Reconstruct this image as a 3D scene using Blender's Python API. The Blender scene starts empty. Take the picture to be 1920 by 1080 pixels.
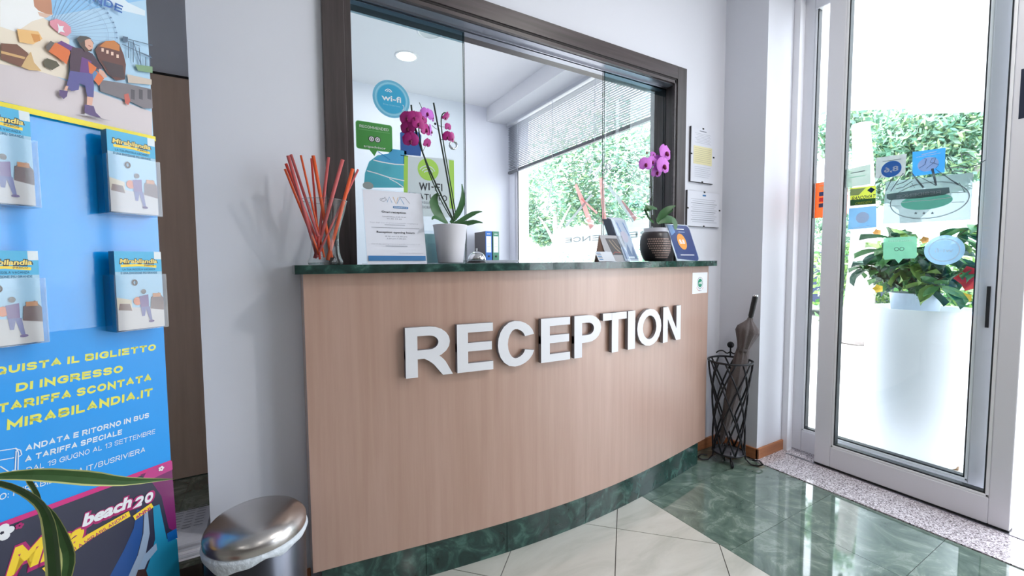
import bpy, bmesh, math, random
import numpy as np
from mathutils import Vector, Matrix
random.seed(7)
PI = math.pi
S = bpy.context.scene
COL = S.collection

# ---------------------------------------------------------------- camera, world, sun, exposure
F, YAW, PITCH, ROLL, HC = 790.29, math.radians(29.87), math.radians(3.29), math.radians(0.353), 1.13
fw = Vector((math.sin(YAW)*math.cos(PITCH), math.cos(YAW)*math.cos(PITCH), -math.sin(PITCH)))
rt = Vector((math.cos(YAW), -math.sin(YAW), 0))
dn = -rt.cross(fw)
IX = rt*math.cos(ROLL) + dn*math.sin(ROLL)
IY = -rt*math.sin(ROLL) + dn*math.cos(ROLL)
cam = bpy.data.cameras.new('camera')
cam.sensor_width = 36; cam.lens = F/1920*36; cam.clip_start = 0.02; cam.clip_end = 300
co = bpy.data.objects.new('camera', cam); COL.objects.link(co)
M = Matrix((( IX.x, -IY.x, -fw.x, 0), (IX.y, -IY.y, -fw.y, 0), (IX.z, -IY.z, -fw.z, HC), (0, 0, 0, 1)))
co.matrix_world = M
S.camera = co
S.view_settings.view_transform = 'Standard'; S.view_settings.look = 'None'
S.view_settings.gamma = 1; S.view_settings.use_curve_mapping = False
S.view_settings.exposure = 0.0
S.cycles.use_denoising = True
S.cycles.max_bounces = 10; S.cycles.diffuse_bounces = 5; S.cycles.transparent_max_bounces = 16
S.cycles.sample_clamp_indirect = 6
w = bpy.data.worlds.new('sky'); S.world = w; w.use_nodes = True
w.node_tree.nodes['Background'].inputs[0].default_value = (0.87, 0.915, 1.0, 1)
w.node_tree.nodes['Background'].inputs[1].default_value = 5.8
sun = bpy.data.lights.new('sun', 'SUN'); sun.energy = 3.5; sun.angle = 0.02; sun.color = (1, .96, .88)
so = bpy.data.objects.new('sun', sun); COL.objects.link(so)
so.rotation_euler = Vector((0.12, -0.62, -0.9)).to_track_quat('-Z', 'Y').to_euler()
so.location = (6, 6, 12)

def portal(name, loc, rot, sx, sy):
    l = bpy.data.lights.new(name, 'AREA'); l.shape = 'RECTANGLE'; l.size = sx; l.size_y = sy
    l.cycles.is_portal = True
    o = bpy.data.objects.new(name, l); COL.objects.link(o); o.location = loc; o.rotation_euler = rot
portal('portal_door', (2.95, -0.6, 1.35), (0, PI/2, 0), 2.7, 4.4)
portal('portal_window', (2.85, 3.1, 1.6), (0, PI/2, 0), 2.6, 2.8)
def lamp_light(name, loc, power, size=0.13, col=(1, .97, .93)):
    l = bpy.data.lights.new(name, 'AREA'); l.shape = 'DISK'; l.size = size; l.energy = power; l.color = col
    o = bpy.data.objects.new(name, l); COL.objects.link(o); o.location = loc

# ---------------------------------------------------------------- helpers
def at(px, py, X=None, Y=None, Z=None, plane=None, D=None):
    """pixel of the photograph -> point on a real plane of the room"""
    d = IX*((px-960)/F) + IY*((py-540)/F) + fw
    o = Vector((0, 0, HC))
    if X is not None: t = (X-o.x)/d.x
    elif Y is not None: t = (Y-o.y)/d.y
    elif Z is not None: t = (Z-o.z)/d.z
    elif D is not None: t = D
    else:
        p, n = plane; t = (p-o).dot(n)/d.dot(n)
    return o + d*t

def lin(c): return tuple(((v/255)/12.92 if v/255 <= .04045 else ((v/255+.055)/1.055)**2.4) for v in c)
MATS = {}
def mat(name, rgb, rough=.5, metal=0, var=0.04, scale=8, bump=0, coat=0, crough=.05, spec=.5, emit=None, trans=0, alpha=1, sss=0):
    if name in MATS: return MATS[name]
    m = bpy.data.materials.new(name); m.use_nodes = True; nt = m.node_tree; b = nt.nodes['Principled BSDF']
    c = lin(rgb)
    b.inputs['Roughness'].default_value = rough; b.inputs['Metallic'].default_value = metal
    b.inputs['Coat Weight'].default_value = coat; b.inputs['Coat Roughness'].default_value = crough; b.inputs['Specular IOR Level'].default_value = spec
    b.inputs['Transmission Weight'].default_value = trans; b.inputs['Alpha'].default_value = alpha
    if emit: b.inputs['Emission Color'].default_value = (*lin(rgb), 1); b.inputs['Emission Strength'].default_value = emit
    if var or bump:
        tc = nt.nodes.new('ShaderNodeTexCoord'); n = nt.nodes.new('ShaderNodeTexNoise')
        n.inputs['Scale'].default_value = scale; n.inputs['Detail'].default_value = 4
        nt.links.new(tc.outputs['Object'], n.inputs['Vector'])
    if var:
        mx = nt.nodes.new('ShaderNodeMix'); mx.data_type = 'RGBA'
        mx.inputs[6].default_value = (*[v*(1-var) for v in c], 1); mx.inputs[7].default_value = (*[min(1, v*(1+var)) for v in c], 1)
        nt.links.new(n.outputs['Fac'], mx.inputs[0]); nt.links.new(mx.outputs[2], b.inputs['Base Color'])
    else: b.inputs['Base Color'].default_value = (*c, 1)
    if bump:
        bp = nt.nodes.new('ShaderNodeBump'); bp.inputs['Strength'].default_value = bump; bp.inputs['Distance'].default_value = .01
        nt.links.new(n.outputs['Fac'], bp.inputs['Height']); nt.links.new(bp.outputs['Normal'], b.inputs['Normal'])
    MATS[name] = m; return m

def ramp_mat(name, stops, scale=(6, 6, 6), detail=8, rough=.3, dist=0.0, coat=0, bump=0, kind='noise', nrough=.6, spec=.5, crough=.03):
    m = bpy.data.materials.new(name); m.use_nodes = True; nt = m.node_tree; b = nt.nodes['Principled BSDF']
    tc = nt.nodes.new('ShaderNodeTexCoord'); mp = nt.nodes.new('ShaderNodeMapping'); mp.inputs['Scale'].default_value = scale
    nt.links.new(tc.outputs['Object'], mp.inputs[0])
    if kind == 'noise':
        n = nt.nodes.new('ShaderNodeTexNoise'); n.inputs['Scale'].default_value = 1; n.inputs['Detail'].default_value = detail
        n.inputs['Distortion'].default_value = dist; n.inputs['Roughness'].default_value = nrough; fac = n.outputs['Fac']
    else:
        n = nt.nodes.new('ShaderNodeTexVoronoi'); n.inputs['Scale'].default_value = 1
        sp = nt.nodes.new('ShaderNodeSeparateColor'); nt.links.new(n.outputs['Color'], sp.inputs[0]); fac = sp.outputs[0]
    nt.links.new(mp.outputs[0], n.inputs['Vector'])
    r = nt.nodes.new('ShaderNodeValToRGB'); e = r.color_ramp.elements
    while len(e) < len(stops): e.new(.5)
    for i, (p, c) in enumerate(stops): e[i].position = p; e[i].color = (*lin(c), 1)
    nt.links.new(fac, r.inputs[0]); nt.links.new(r.outputs[0], b.inputs['Base Color'])
    b.inputs['Roughness'].default_value = rough; b.inputs['Coat Weight'].default_value = coat; b.inputs['Coat Roughness'].default_value = crough; b.inputs['Specular IOR Level'].default_value = spec
    if bump:
        bp = nt.nodes.new('ShaderNodeBump'); bp.inputs['Strength'].default_value = bump; bp.inputs['Distance'].default_value = .002
        nt.links.new(fac, bp.inputs['Height']); nt.links.new(bp.outputs['Normal'], b.inputs['Normal'])
    MATS[name] = m; return m

def glass_mat(name, tint=(.95, .985, .98), refl=1.0, rough=0.0, base=0.03):
    m = bpy.data.materials.new(name); m.use_nodes = True; nt = m.node_tree; nt.nodes.remove(nt.nodes['Principled BSDF'])
    out = nt.nodes['Material Output']; t = nt.nodes.new('ShaderNodeBsdfTransparent'); g = nt.nodes.new('ShaderNodeBsdfGlossy')
    t.inputs[0].default_value = (*tint, 1); g.inputs['Roughness'].default_value = rough
    lw = nt.nodes.new('ShaderNodeLayerWeight'); fr = nt.nodes.new('ShaderNodeMath'); fr.operation = 'POWER'; fr.inputs[1].default_value = 4.5
    nt.links.new(lw.outputs['Facing'], fr.inputs[0]); lw.inputs[0].default_value = .5
    mu = nt.nodes.new('ShaderNodeMath'); mu.operation = 'MULTIPLY_ADD'; mu.inputs[1].default_value = .8*refl; mu.inputs[2].default_value = base*refl; mu.use_clamp = True
    mx = nt.nodes.new('ShaderNodeMixShader')
    nt.links.new(fr.outputs[0], mu.inputs[0]); nt.links.new(mu.outputs[0], mx.inputs[0])
    nt.links.new(t.outputs[0], mx.inputs[1]); nt.links.new(g.outputs[0], mx.inputs[2]); nt.links.new(mx.outputs[0], out.inputs[0])
    MATS[name] = m; return m

def film_mat(name, rgb, a):
    """printed translucent film on glass"""
    m = bpy.data.materials.new(name); m.use_nodes = True; nt = m.node_tree; b = nt.nodes['Principled BSDF']
    out = nt.nodes['Material Output']; c = lin(rgb)
    tl = nt.nodes.new('ShaderNodeBsdfTranslucent'); tl.inputs[0].default_value = (*c, 1)
    b.inputs['Base Color'].default_value = (*c, 1); b.inputs['Roughness'].default_value = .4
    m1 = nt.nodes.new('ShaderNodeMixShader'); m1.inputs[0].default_value = .5
    tr = nt.nodes.new('ShaderNodeBsdfTransparent'); tr.inputs[0].default_value = (*[min(1, v*.6+.4) for v in c], 1)
    m2 = nt.nodes.new('ShaderNodeMixShader'); m2.inputs[0].default_value = a
    nt.links.new(b.outputs[0], m1.inputs[1]); nt.links.new(tl.outputs[0], m1.inputs[2])
    nt.links.new(tr.outputs[0], m2.inputs[1]); nt.links.new(m1.outputs[0], m2.inputs[2]); nt.links.new(m2.outputs[0], out.inputs[0])
    MATS[name] = m; return m

def tag(o, label=None, cat=None, group=None, kind=None):
    if label: o['label'] = label
    if cat: o['category'] = cat
    if group: o['group'] = group
    if kind: o['kind'] = kind
    return o
ORG = {}
def thing(name, label, cat, loc=(0, 0, 0), group=None):
    o = bpy.data.objects.new(name, None); o.empty_display_size = .05; COL.objects.link(o); o.location = loc
    ORG[o.name] = Vector(loc); tag(o, label, cat, group); return o

class G:
    def __init__(s): s.v = []; s.f = []; s.m = []; s.sm = []
    def add(s, vs, fs, mi=0, smooth=False):
        n = len(s.v); s.v += [tuple(p) for p in vs]
        for f in fs: s.f.append(tuple(n+i for i in f)); s.m.append(mi); s.sm.append(smooth)
        return s
    def box(s, x0, x1, y0, y1, z0, z1, mi=0):
        vs = [(x, y, z) for x in (x0, x1) for y in (y0, y1) for z in (z0, z1)]
        return s.add(vs, [(0, 1, 3, 2), (4, 6, 7, 5), (0, 4, 5, 1), (2, 3, 7, 6), (0, 2, 6, 4), (1, 5, 7, 3)], mi)
    def obox(s, o, a, b, c, mi=0):
        """box from corner o along vectors a, b, c"""
        o, a, b, c = map(Vector, (o, a, b, c))
        vs = [o+a*i+b*j+c*k for i in (0, 1) for j in (0, 1) for k in (0, 1)]
        fs = [(0, 1, 3, 2), (4, 6, 7, 5), (0, 4, 5, 1), (2, 3, 7, 6), (0, 2, 6, 4), (1, 5, 7, 3)]
        if a.cross(b).dot(c) < 0: fs = [f[::-1] for f in fs]
        return s.add(vs, fs, mi)
    def prism(s, pts, z0, z1, mi=0, mis=None, smooth=False):
        n = len(pts); a = sum(pts[i][0]*pts[(i+1) % n][1]-pts[(i+1) % n][0]*pts[i][1] for i in range(n))
        if a < 0: pts = pts[::-1]
        zz0 = z0 if callable(z0) else (lambda p: z0); zz1 = z1 if callable(z1) else (lambda p: z1)
        vs = [(p[0], p[1], zz0(p)) for p in pts] + [(p[0], p[1], zz1(p)) for p in pts]
        s.add(vs, [tuple(range(n-1, -1, -1)), tuple(range(n, 2*n))], mi)
        return s.add(vs, [(i, (i+1) % n, n+(i+1) % n, n+i) for i in range(n)], mi if mis is None else mis, smooth)
    def lathe(s, prof, c=(0, 0, 0), seg=32, mi=0, axis=None, sx=1, sy=1):
        c = Vector(c); R = axis_mat(axis) if axis is not None else Matrix.Identity(3)
        vs = []; n = len(prof)
        for r, z in prof:
            for k in range(seg):
                a = 2*PI*k/seg; vs.append(c + R @ Vector((r*math.cos(a)*sx, r*math.sin(a)*sy, z)))
        fs = [(i*seg+k, i*seg+(k+1) % seg, (i+1)*seg+(k+1) % seg, (i+1)*seg+k) for i in range(n-1) for k in range(seg)]
        return s.add(vs, fs, mi, True)
    def tube(s, pts, r, seg=8, mi=0, cap=True, flat=1.0):
        pts = [Vector(p) for p in pts]; n = len(pts); rs = r if isinstance(r, (list, tuple)) else [r]*n
        vs = []; up = None
        for i, p in enumerate(pts):
            t = (pts[min(i+1, n-1)]-pts[max(i-1, 0)]).normalized()
            if up is None: up = Vector((0, 0, 1)) if abs(t.z) < .9 else Vector((1, 0, 0))
            a = (up - t*up.dot(t))
            a = a.normalized() if a.length > 1e-6 else t.orthogonal().normalized()
            up = a; b = t.cross(a)
            for k in range(seg):
                q = 2*PI*k/seg; vs.append(p + a*(rs[i]*math.cos(q)) + b*(rs[i]*flat*math.sin(q)))
        fs = [(i*seg+k, i*seg+(k+1) % seg, (i+1)*seg+(k+1) % seg, (i+1)*seg+k) for i in range(n-1) for k in range(seg)]
        if cap: fs += [tuple(range(seg-1, -1, -1)), tuple((n-1)*seg+k for k in range(seg))]
        return s.add(vs, fs, mi, True)
    def ball(s, c, r, mi=0, seg=12, rings=8, sz=1):
        prof = [(max(1e-5, r*math.sin(PI*i/rings)), -r*sz*math.cos(PI*i/rings)) for i in range(rings+1)]
        return s.lathe(prof, c, seg, mi)
    def build(s, name, mats, parent=None, bevel=0, org=None, kind=None, **kw):
        me = bpy.data.meshes.new(name)
        o0 = ORG.get(parent.name, Vector()) if parent is not None else Vector(org or (0, 0, 0))
        me.from_pydata([(p[0]-o0.x, p[1]-o0.y, p[2]-o0.z) for p in s.v], [], s.f)
        for mm in (mats if isinstance(mats, (list, tuple)) else [mats]): me.materials.append(mm)
        me.polygons.foreach_set('material_index', s.m); me.polygons.foreach_set('use_smooth', s.sm); me.update()
        o = bpy.data.objects.new(name, me); COL.objects.link(o)
        if parent is not None: o.parent = parent; ORG[o.name] = o0
        else: o.location = o0; ORG[o.name] = o0
        if bevel:
            b = o.modifiers.new('bevel', 'BEVEL'); b.width = bevel; b.segments = 2; b.limit_method = 'ANGLE'; b.angle_limit = .7
            b.harden_normals = False
        if any(s.sm) and not bevel:
            pass
        if kind: o['kind'] = kind
        for k, v in kw.items(): o[k] = v
        return o
def axis_mat(ax):
    return Vector((0, 0, 1)).rotation_difference(Vector(ax).normalized()).to_matrix()
def struct(name, g, m, **kw): return g.build(name, m, kind='structure', **kw)

# ---- text glyphs as flat triangles
TXT = {}
def glyphs(body, bold=0.0, res=3):
    k = (body, bold)
    if k not in TXT:
        cu = bpy.data.curves.new('t', 'FONT'); cu.body = body; cu.size = 1; cu.offset = bold; cu.resolution_u = res
        ob = bpy.data.objects.new('t', cu); me = bpy.data.meshes.new_from_object(ob)
        vs = [(v.co.x, v.co.y) for v in me.vertices]; fs = [tuple(p.vertices) for p in me.polygons]
        bpy.data.objects.remove(ob); bpy.data.curves.remove(cu); bpy.data.meshes.remove(me)
        TXT[k] = (vs, fs)
    return TXT[k]

# ---- bold stroke capitals: polylines in a unit box; third value = corner rounding
r_ = .36
STK = {'A': (.82, [[(0, 0), (.5, 1), (1, 0)], [(.17, .3), (.83, .3)]]), 'B': (.74, [[(0, 0), (0, 1), (.95, 1, r_), (.95, .52, r_), (0, .52)], [(0, .52), (1, .52, r_), (1, 0, r_), (0, 0)]]),
 'C': (.76, [[(1, .68), (1, 1, .45), (0, 1, .5), (0, 0, .5), (1, 0, .45), (1, .32)]]), 'D': (.76, [[(0, 0), (0, 1), (1, 1, .5), (1, 0, .5), (0, 0)]]), 'E': (.66, [[(1, 1), (0, 1), (0, 0), (1, 0)], [(0, .52), (.92, .52)]]),
 'F': (.62, [[(1, 1), (0, 1), (0, 0)], [(0, .5), (.85, .5)]]), 'G': (.8, [[(1, .72), (1, 1, .4), (0, 1, .5), (0, 0, .5), (1, 0, .3), (1, .48), (.55, .48)]]), 'H': (.74, [[(0, 0), (0, 1)], [(1, 0), (1, 1)], [(0, .5), (1, .5)]]),
 'I': (.0, [[(0, 0), (0, 1)]]), 'L': (.58, [[(0, 1), (0, 0), (1, 0)]]), 'M': (.94, [[(0, 0), (0, 1), (.5, .25), (1, 1), (1, 0)]]), 'N': (.74, [[(0, 0), (0, 1), (1, 0), (1, 1)]]),
 'O': (.8, [[(.5, 1), (0, 1, .5), (0, 0, .5), (1, 0, .5), (1, 1, .5), (.5, 1)]]), 'P': (.7, [[(0, 0), (0, 1), (1, 1, .3), (1, .42, .3), (0, .42)]]), 'Q': (.8, [[(.5, 1), (0, 1, .5), (0, 0, .5), (1, 0, .5), (1, 1, .5), (.5, 1)], [(.6, .3), (1.05, -.1)]]),
 'R': (.74, [[(0, 0), (0, 1), (.95, 1, .3), (.95, .45, .3), (0, .45)], [(.45, .45), (1, 0)]]), 'S': (.7, [[(1, .74), (1, 1, .3), (0, 1, .3), (0, .52, .3), (1, .48, .3), (1, 0, .3), (0, 0, .3), (0, .26)]]),
 'T': (.7, [[(0, 1), (1, 1)], [(.5, 1), (.5, 0)]]), 'U': (.74, [[(0, 1), (0, 0, .45), (1, 0, .45), (1, 1)]]), 'V': (.8, [[(0, 1), (.5, 0), (1, 1)]]), 'W': (1.1, [[(0, 1), (.25, 0), (.5, .85), (.75, 0), (1, 1)]]),
 'Z': (.7, [[(0, 1), (1, 1), (0, 0), (1, 0)]]), 'K': (.74, [[(0, 0), (0, 1)], [(1, 1), (.05, .4)], [(.3, .6), (1, 0)]]),
 '1': (.3, [[(0, .8), (1, 1), (1, 0)]]), '3': (.66, [[(0, 1), (1, 1, .3), (1, .52, .25), (.4, .52)], [(.4, .52), (1, .52, .25), (1, 0, .3), (0, 0)]]), '9': (.68, [[(1, .5), (0, .5, .3), (0, 1, .3), (1, 1, .3), (1, 0, .3), (.1, 0)]]),
 '2': (.68, [[(0, .75), (0, 1, .3), (1, 1, .35), (1, .5, .25), (0, 0), (1, 0)]]), '0': (.68, [[(.5, 1), (0, 1, .4), (0, 0, .4), (1, 0, .4), (1, 1, .4), (.5, 1)]]), '-': (.35, [[(0, .45), (1, .45)]]), '.': (.0, [[(0, 0), (0, .03)]]), ':': (.0, [[(0, 0), (0, .03)], [(0, .6), (0, .63)]]), '/': (.4, [[(0, -.05), (1, 1.05)]]), '!': (0, [[(0, 0), (0, .03)], [(0, .3), (0, 1)]])}
def round_poly(pl, W, H):
    P_ = [Vector((p[0]*W, p[1]*H)) for p in pl]; out = []
    for i, p in enumerate(pl):
        if len(p) > 2 and 0 < i < len(pl)-1:
            a, b, c = P_[i-1], P_[i], P_[i+1]; r1 = min(p[2]*max(W, H), (a-b).length*.5 if len(pl[i-1]) > 2 else (a-b).length*.98); r2_ = min(p[2]*max(W, H), (c-b).length*.5 if len(pl[i+1]) > 2 else (c-b).length*.98)
            s0, s1 = b+(a-b).normalized()*r1, b+(c-b).normalized()*r2_
            for k in range(6):
                t = k/5*PI/2; q = s0+(b-s0)*math.sin(t)+(b-s1)*0+(s1-b)*(1-math.cos(t)); out.append(q)
        else: out.append(P_[i])
    o2 = [out[0]]
    for q in out[1:]:
        if (q-o2[-1]).length > 1e-5: o2.append(q)
    return o2
def ribbon(P_, w):
    n = len(P_); L, R = [], []; closed = (P_[0]-P_[-1]).length < 1e-6
    for i in range(n):
        if closed: a, b, c = P_[i-1 if i > 0 else n-2], P_[i], P_[i+1 if i < n-1 else 1]
        else: a, b, c = P_[max(0, i-1)], P_[i], P_[min(n-1, i+1)]
        d1 = (b-a).normalized() if (b-a).length > 1e-7 else (c-b).normalized(); d2 = (c-b).normalized() if (c-b).length > 1e-7 else d1
        t = (d1+d2); t = t.normalized() if t.length > 1e-4 else d1; m_ = Vector((-t.y, t.x)); k = 1/max(.38, m_.dot(Vector((-d1.y, d1.x))))
        L.append(b+m_*w/2*k); R.append(b-m_*w/2*k)
    return L, R
def stroke_layout(body, wt=.2, track=.16):
    x = 0; out = []
    for ch in body:
        acc = ch in 'ÈÙ'
        c = {'È': 'E', 'Ù': 'U'}.get(ch, ch)
        if c == ' ': x += .42; continue
        if c not in STK: return None
        W, pls = STK[c]
        for pl in pls:
            pp = [q+Vector((x+wt/2, wt/2)) for q in round_poly(pl, W, 1-wt)]
            if c in 'EFTLZ' or c in '.:!IH-': pass
            ex = wt/2 if c in 'ILTFEHNMRPBDKUWAV1Z' else 0
            if ex and (pp[0]-pp[-1]).length > 1e-4 and c not in 'AVWBD':
                pp[0] = pp[0]-(pp[1]-pp[0]).normalized()*ex*.98; pp[-1] = pp[-1]+(pp[-1]-pp[-2]).normalized()*ex*.98
            if c in '.:!': pp = [pp[0]-Vector((0, wt*.45)), pp[-1]+Vector((0, wt*.4))]
            out.append(ribbon(pp, wt))
        if acc: out.append(ribbon([Vector((x+W*.3, 1.28)), Vector((x+W*.7, 1.12))], wt*.7))
        x += W+wt+track
    return out, x-track

class Print:
    """flat print on a surface: origin o, directions ux, uy (metres), thin layers stacked along n (towards the viewer)"""
    def __init__(s, o, ux, uy, n=None, step=.00012, fn=None):
        s.o, s.ux, s.uy = Vector(o), Vector(ux).normalized(), Vector(uy).normalized()
        s.n = (Vector(n) if n else s.ux.cross(s.uy)).normalized(); s.step = step; s.l = 1; s.g = G(); s.mats = []; s.fn = fn
    def mi(s, m):
        if m not in s.mats: s.mats.append(m)
        return s.mats.index(m)
    def P(s, u, v):
        if s.fn: return s.fn(u, v, s.l*s.step)
        return s.o + s.ux*u + s.uy*v + s.n*(s.l*s.step)
    def uv(s, px, py):
        p = at(px, py, plane=(s.o, s.n)); d = p-s.o; return d.dot(s.ux), d.dot(s.uy)
    def poly(s, pts, m):
        s.g.add([s.P(u, v) for u, v in pts], [tuple(range(len(pts)))], s.mi(m)); s.l += 1; return s
    def rect(s, u0, v0, u1, v1, m): return s.poly([(u0, v0), (u1, v0), (u1, v1), (u0, v1)], m)
    def rrect(s, u0, v0, u1, v1, r, m, k=4):
        pts = []
        for cx, cy, a0 in ((u1-r, v0+r, -PI/2), (u1-r, v1-r, 0), (u0+r, v1-r, PI/2), (u0+r, v0+r, PI)):
            pts += [(cx+r*math.cos(a0+PI/2*i/k), cy+r*math.sin(a0+PI/2*i/k)) for i in range(k+1)]
        return s.poly(pts, m)
    def ell(s, u, v, a, b, m, rot=0, seg=28):
        c, d = math.cos(rot), math.sin(rot)
        return s.poly([(u+a*math.cos(t)*c-b*math.sin(t)*d, v+a*math.cos(t)*d+b*math.sin(t)*c) for t in [2*PI*i/seg for i in range(seg)]], m)
    def line(s, pts, w, m):
        pts = [Vector((p[0], p[1])) for p in pts]; n = len(pts); vs = []
        ws = w if isinstance(w, (list, tuple)) else [w]*n
        for i, p in enumerate(pts):
            t = (pts[min(i+1, n-1)]-pts[max(i-1, 0)]).normalized(); q = Vector((-t.y, t.x))*ws[i]/2
            vs += [s.P(*(p-q)), s.P(*(p+q))]
        s.g.add(vs, [(2*i, 2*i+2, 2*i+3, 2*i+1) for i in range(n-1)], s.mi(m)); s.l += 1; return s
    def ring(s, u, v, a, b, w, m, rot=0, seg=28, a0=0, a1=2*PI):
        c, d = math.cos(rot), math.sin(rot)
        return s.line([(u+a*math.cos(t)*c-b*math.sin(t)*d, v+a*math.cos(t)*d+b*math.sin(t)*c) for t in [a0+(a1-a0)*i/seg for i in range(seg+1)]], w, m)
    def text(s, body, u, v, h, m, wid=None, align='c', bold=0.0, rot=0, shear=0, mirror=False):
        """h = cap height; wid = total width to fit"""
        st = stroke_layout(body, .13+bold*2.2) if len(body) > 1 and body.upper() == body else None
        if st:
            rib, W0 = st; sx = h if wid is None else wid/W0; W = W0*sx; off = {'c': -W/2, 'l': 0, 'r': -W}[align]; c, d = math.cos(rot), math.sin(rot); k_ = s.mi(m)
            for L, R in rib:
                vs = []
                for q in [p for pr_ in zip(R, L) for p in pr_]:
                    a = q.x*sx+off; b = q.y*h; a += shear*b
                    if mirror: a = -a
                    vs.append(s.P(u+a*c-b*d, v+a*d+b*c))
                s.g.add(vs, [(2*i, 2*i+2, 2*i+3, 2*i+1) for i in range(len(L)-1)], k_)
            s.l += 1; return s
        vs, fs = glyphs(body, bold)
        if not vs: return s
        x0 = min(p[0] for p in vs); x1 = max(p[0] for p in vs)
        sy = h/.72; sx = sy if wid is None else wid/(x1-x0)
        W = (x1-x0)*sx; off = {'c': -W/2, 'l': 0, 'r': -W}[align]; c, d = math.cos(rot), math.sin(rot); out = []
        for x, y in vs:
            a = (x-x0)*sx+off; b = y*sy; a += shear*b
            if mirror: a = -a
            out.append(s.P(u+a*c-b*d, v+a*d+b*c))
        s.g.add(out, fs, s.mi(m)); s.l += 1; return s
    def pxpoly(s, pts, m): return s.poly([s.uv(*p) for p in pts], m)
    def pxline(s, pts, w, m): return s.line([s.uv(*p) for p in pts], w, m)
    def build(s, name, parent=None, **kw): return s.g.build(name, s.mats, parent, **kw)

# ---------------------------------------------------------------- materials
WALL = mat('wall paint', (228, 230, 239), .6, var=.015, scale=2)
CEIL = mat('ceiling paint', (226, 226, 230), .7, var=.01)
WENGE = ramp_mat('dark wenge wood', [(.3, (54, 46, 46)), (.5, (66, 57, 57)), (.7, (78, 68, 68))], (60, 60, 3), 6, .38)
WENGEH = ramp_mat('dark wenge wood rail', [(.3, (62, 54, 54)), (.5, (76, 66, 67)), (.7, (88, 78, 79))], (3, 60, 60), 6, .38)
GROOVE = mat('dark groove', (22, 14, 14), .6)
BEECH = ramp_mat('beech veneer', [(.25, (178, 142, 124)), (.5, (187, 152, 135)), (.75, (196, 162, 146))], (34, 34, 1.6), 7, .36, .2, coat=1.0, crough=.36, spec=.7)
GMARB = ramp_mat('green marble', [(.3, (22, 42, 40)), (.48, (34, 62, 57)), (.56, (45, 78, 72)), (.64, (66, 104, 94)), (.75, (28, 52, 50))], (11, 11, 11), 10, .12, 1.6, .3)
GTILES = [ramp_mat('green marble tile %s' % a, [(.28, (66, 86, 78)), (.42, (88, 108, 98)), (.54, (104, 124, 113)), (.61, (138, 154, 144)), (.66, (110, 128, 118)), (.8, (80, 98, 90))], sc, 12, .055, 1.6, .9, nrough=.68, spec=.7) for a, sc in (('one', (5, 6.5, 5)), ('two', (6.5, 5, 5)), ('three', (5.5, 5.5, 6)))]
WTILE = ramp_mat('pale stone tile', [(.3, (180, 180, 170)), (.5, (196, 195, 186)), (.7, (206, 205, 197))], (2.5, 9, 4), 8, .09, .8, .4)
GROUT = mat('grout', (80, 76, 74), .8)
GRAN = ramp_mat('speckled granite', [(.0, (74, 68, 72)), (.2, (150, 140, 146)), (.5, (198, 190, 196)), (.75, (218, 212, 218)), (1, (244, 240, 246))], (240, 240, 240), 2, .12, 0, .3, kind='voronoi')
BASEW = ramp_mat('orange brown skirting wood', [(.3, (158, 98, 62)), (.6, (184, 120, 80))], (4, 4, 60), 5, .4)
PASSD = ramp_mat('brown veneer', [(.3, (216, 186, 164)), (.6, (226, 196, 174))], (30, 30, 2), 5, .5)
ALU = mat('white lacquered aluminium', (236, 236, 242), .3, var=.01)
ALUB = mat('bare aluminium', (170, 172, 178), .28, 1, var=.03)
GASK = mat('black gasket', (38, 42, 46), .5)
CHROME = mat('chrome', (225, 225, 228), .08, 1, var=0)
STEEL = mat('brushed steel', (196, 192, 190), .27, 1, var=.04, scale=30)
STEELB = mat('brushed steel body', (92, 94, 102), .3, 1, var=.04, scale=30)
BLACK = mat('black plastic', (24, 24, 26), .4)
IRON = mat('black wrought iron', (46, 46, 50), .42, .6, var=.1, scale=40, bump=.2)
WHITEP = mat('white letters lacquer', (236, 237, 242), .35, var=0)
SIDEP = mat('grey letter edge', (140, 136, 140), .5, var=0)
PAPER = mat('white paper', (226, 228, 238), .55, var=.01)
GLASS = glass_mat('clear glass')
GLASSD = glass_mat('door glass', (.97, .99, .99), .7)
GLASSV = glass_mat('vase glass', (.93, .95, .95), 1.3)
GLASSE = mat('glass edge', (26, 40, 44), .2, var=0)
ACRYL = glass_mat('clear acrylic', (.93, .96, .98), 1.2)
BAG = mat('white plastic bag', (214, 222, 230), .35, var=.1, scale=60, bump=.5)
def C(name, rgb, rough=.45, **k): return mat(name, rgb, rough, var=0, **k)
kBLK = C('ink black', (40, 42, 50)); kGRY = C('ink grey', (130, 134, 146)); kLGR = C('ink light grey', (180, 184, 194))
kBLU = C('ink blue', (52, 120, 178)); kWHT = C('ink white', (238, 240, 244)); kYEL = C('ink yellow', (238, 222, 40))
kNAV = C('ink navy', (24, 84, 156)); kORG = C('ink orange', (232, 116, 40)); kGRN = C('ink green', (68, 156, 74)); kLIM = C('ink lime', (166, 214, 84))

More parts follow.
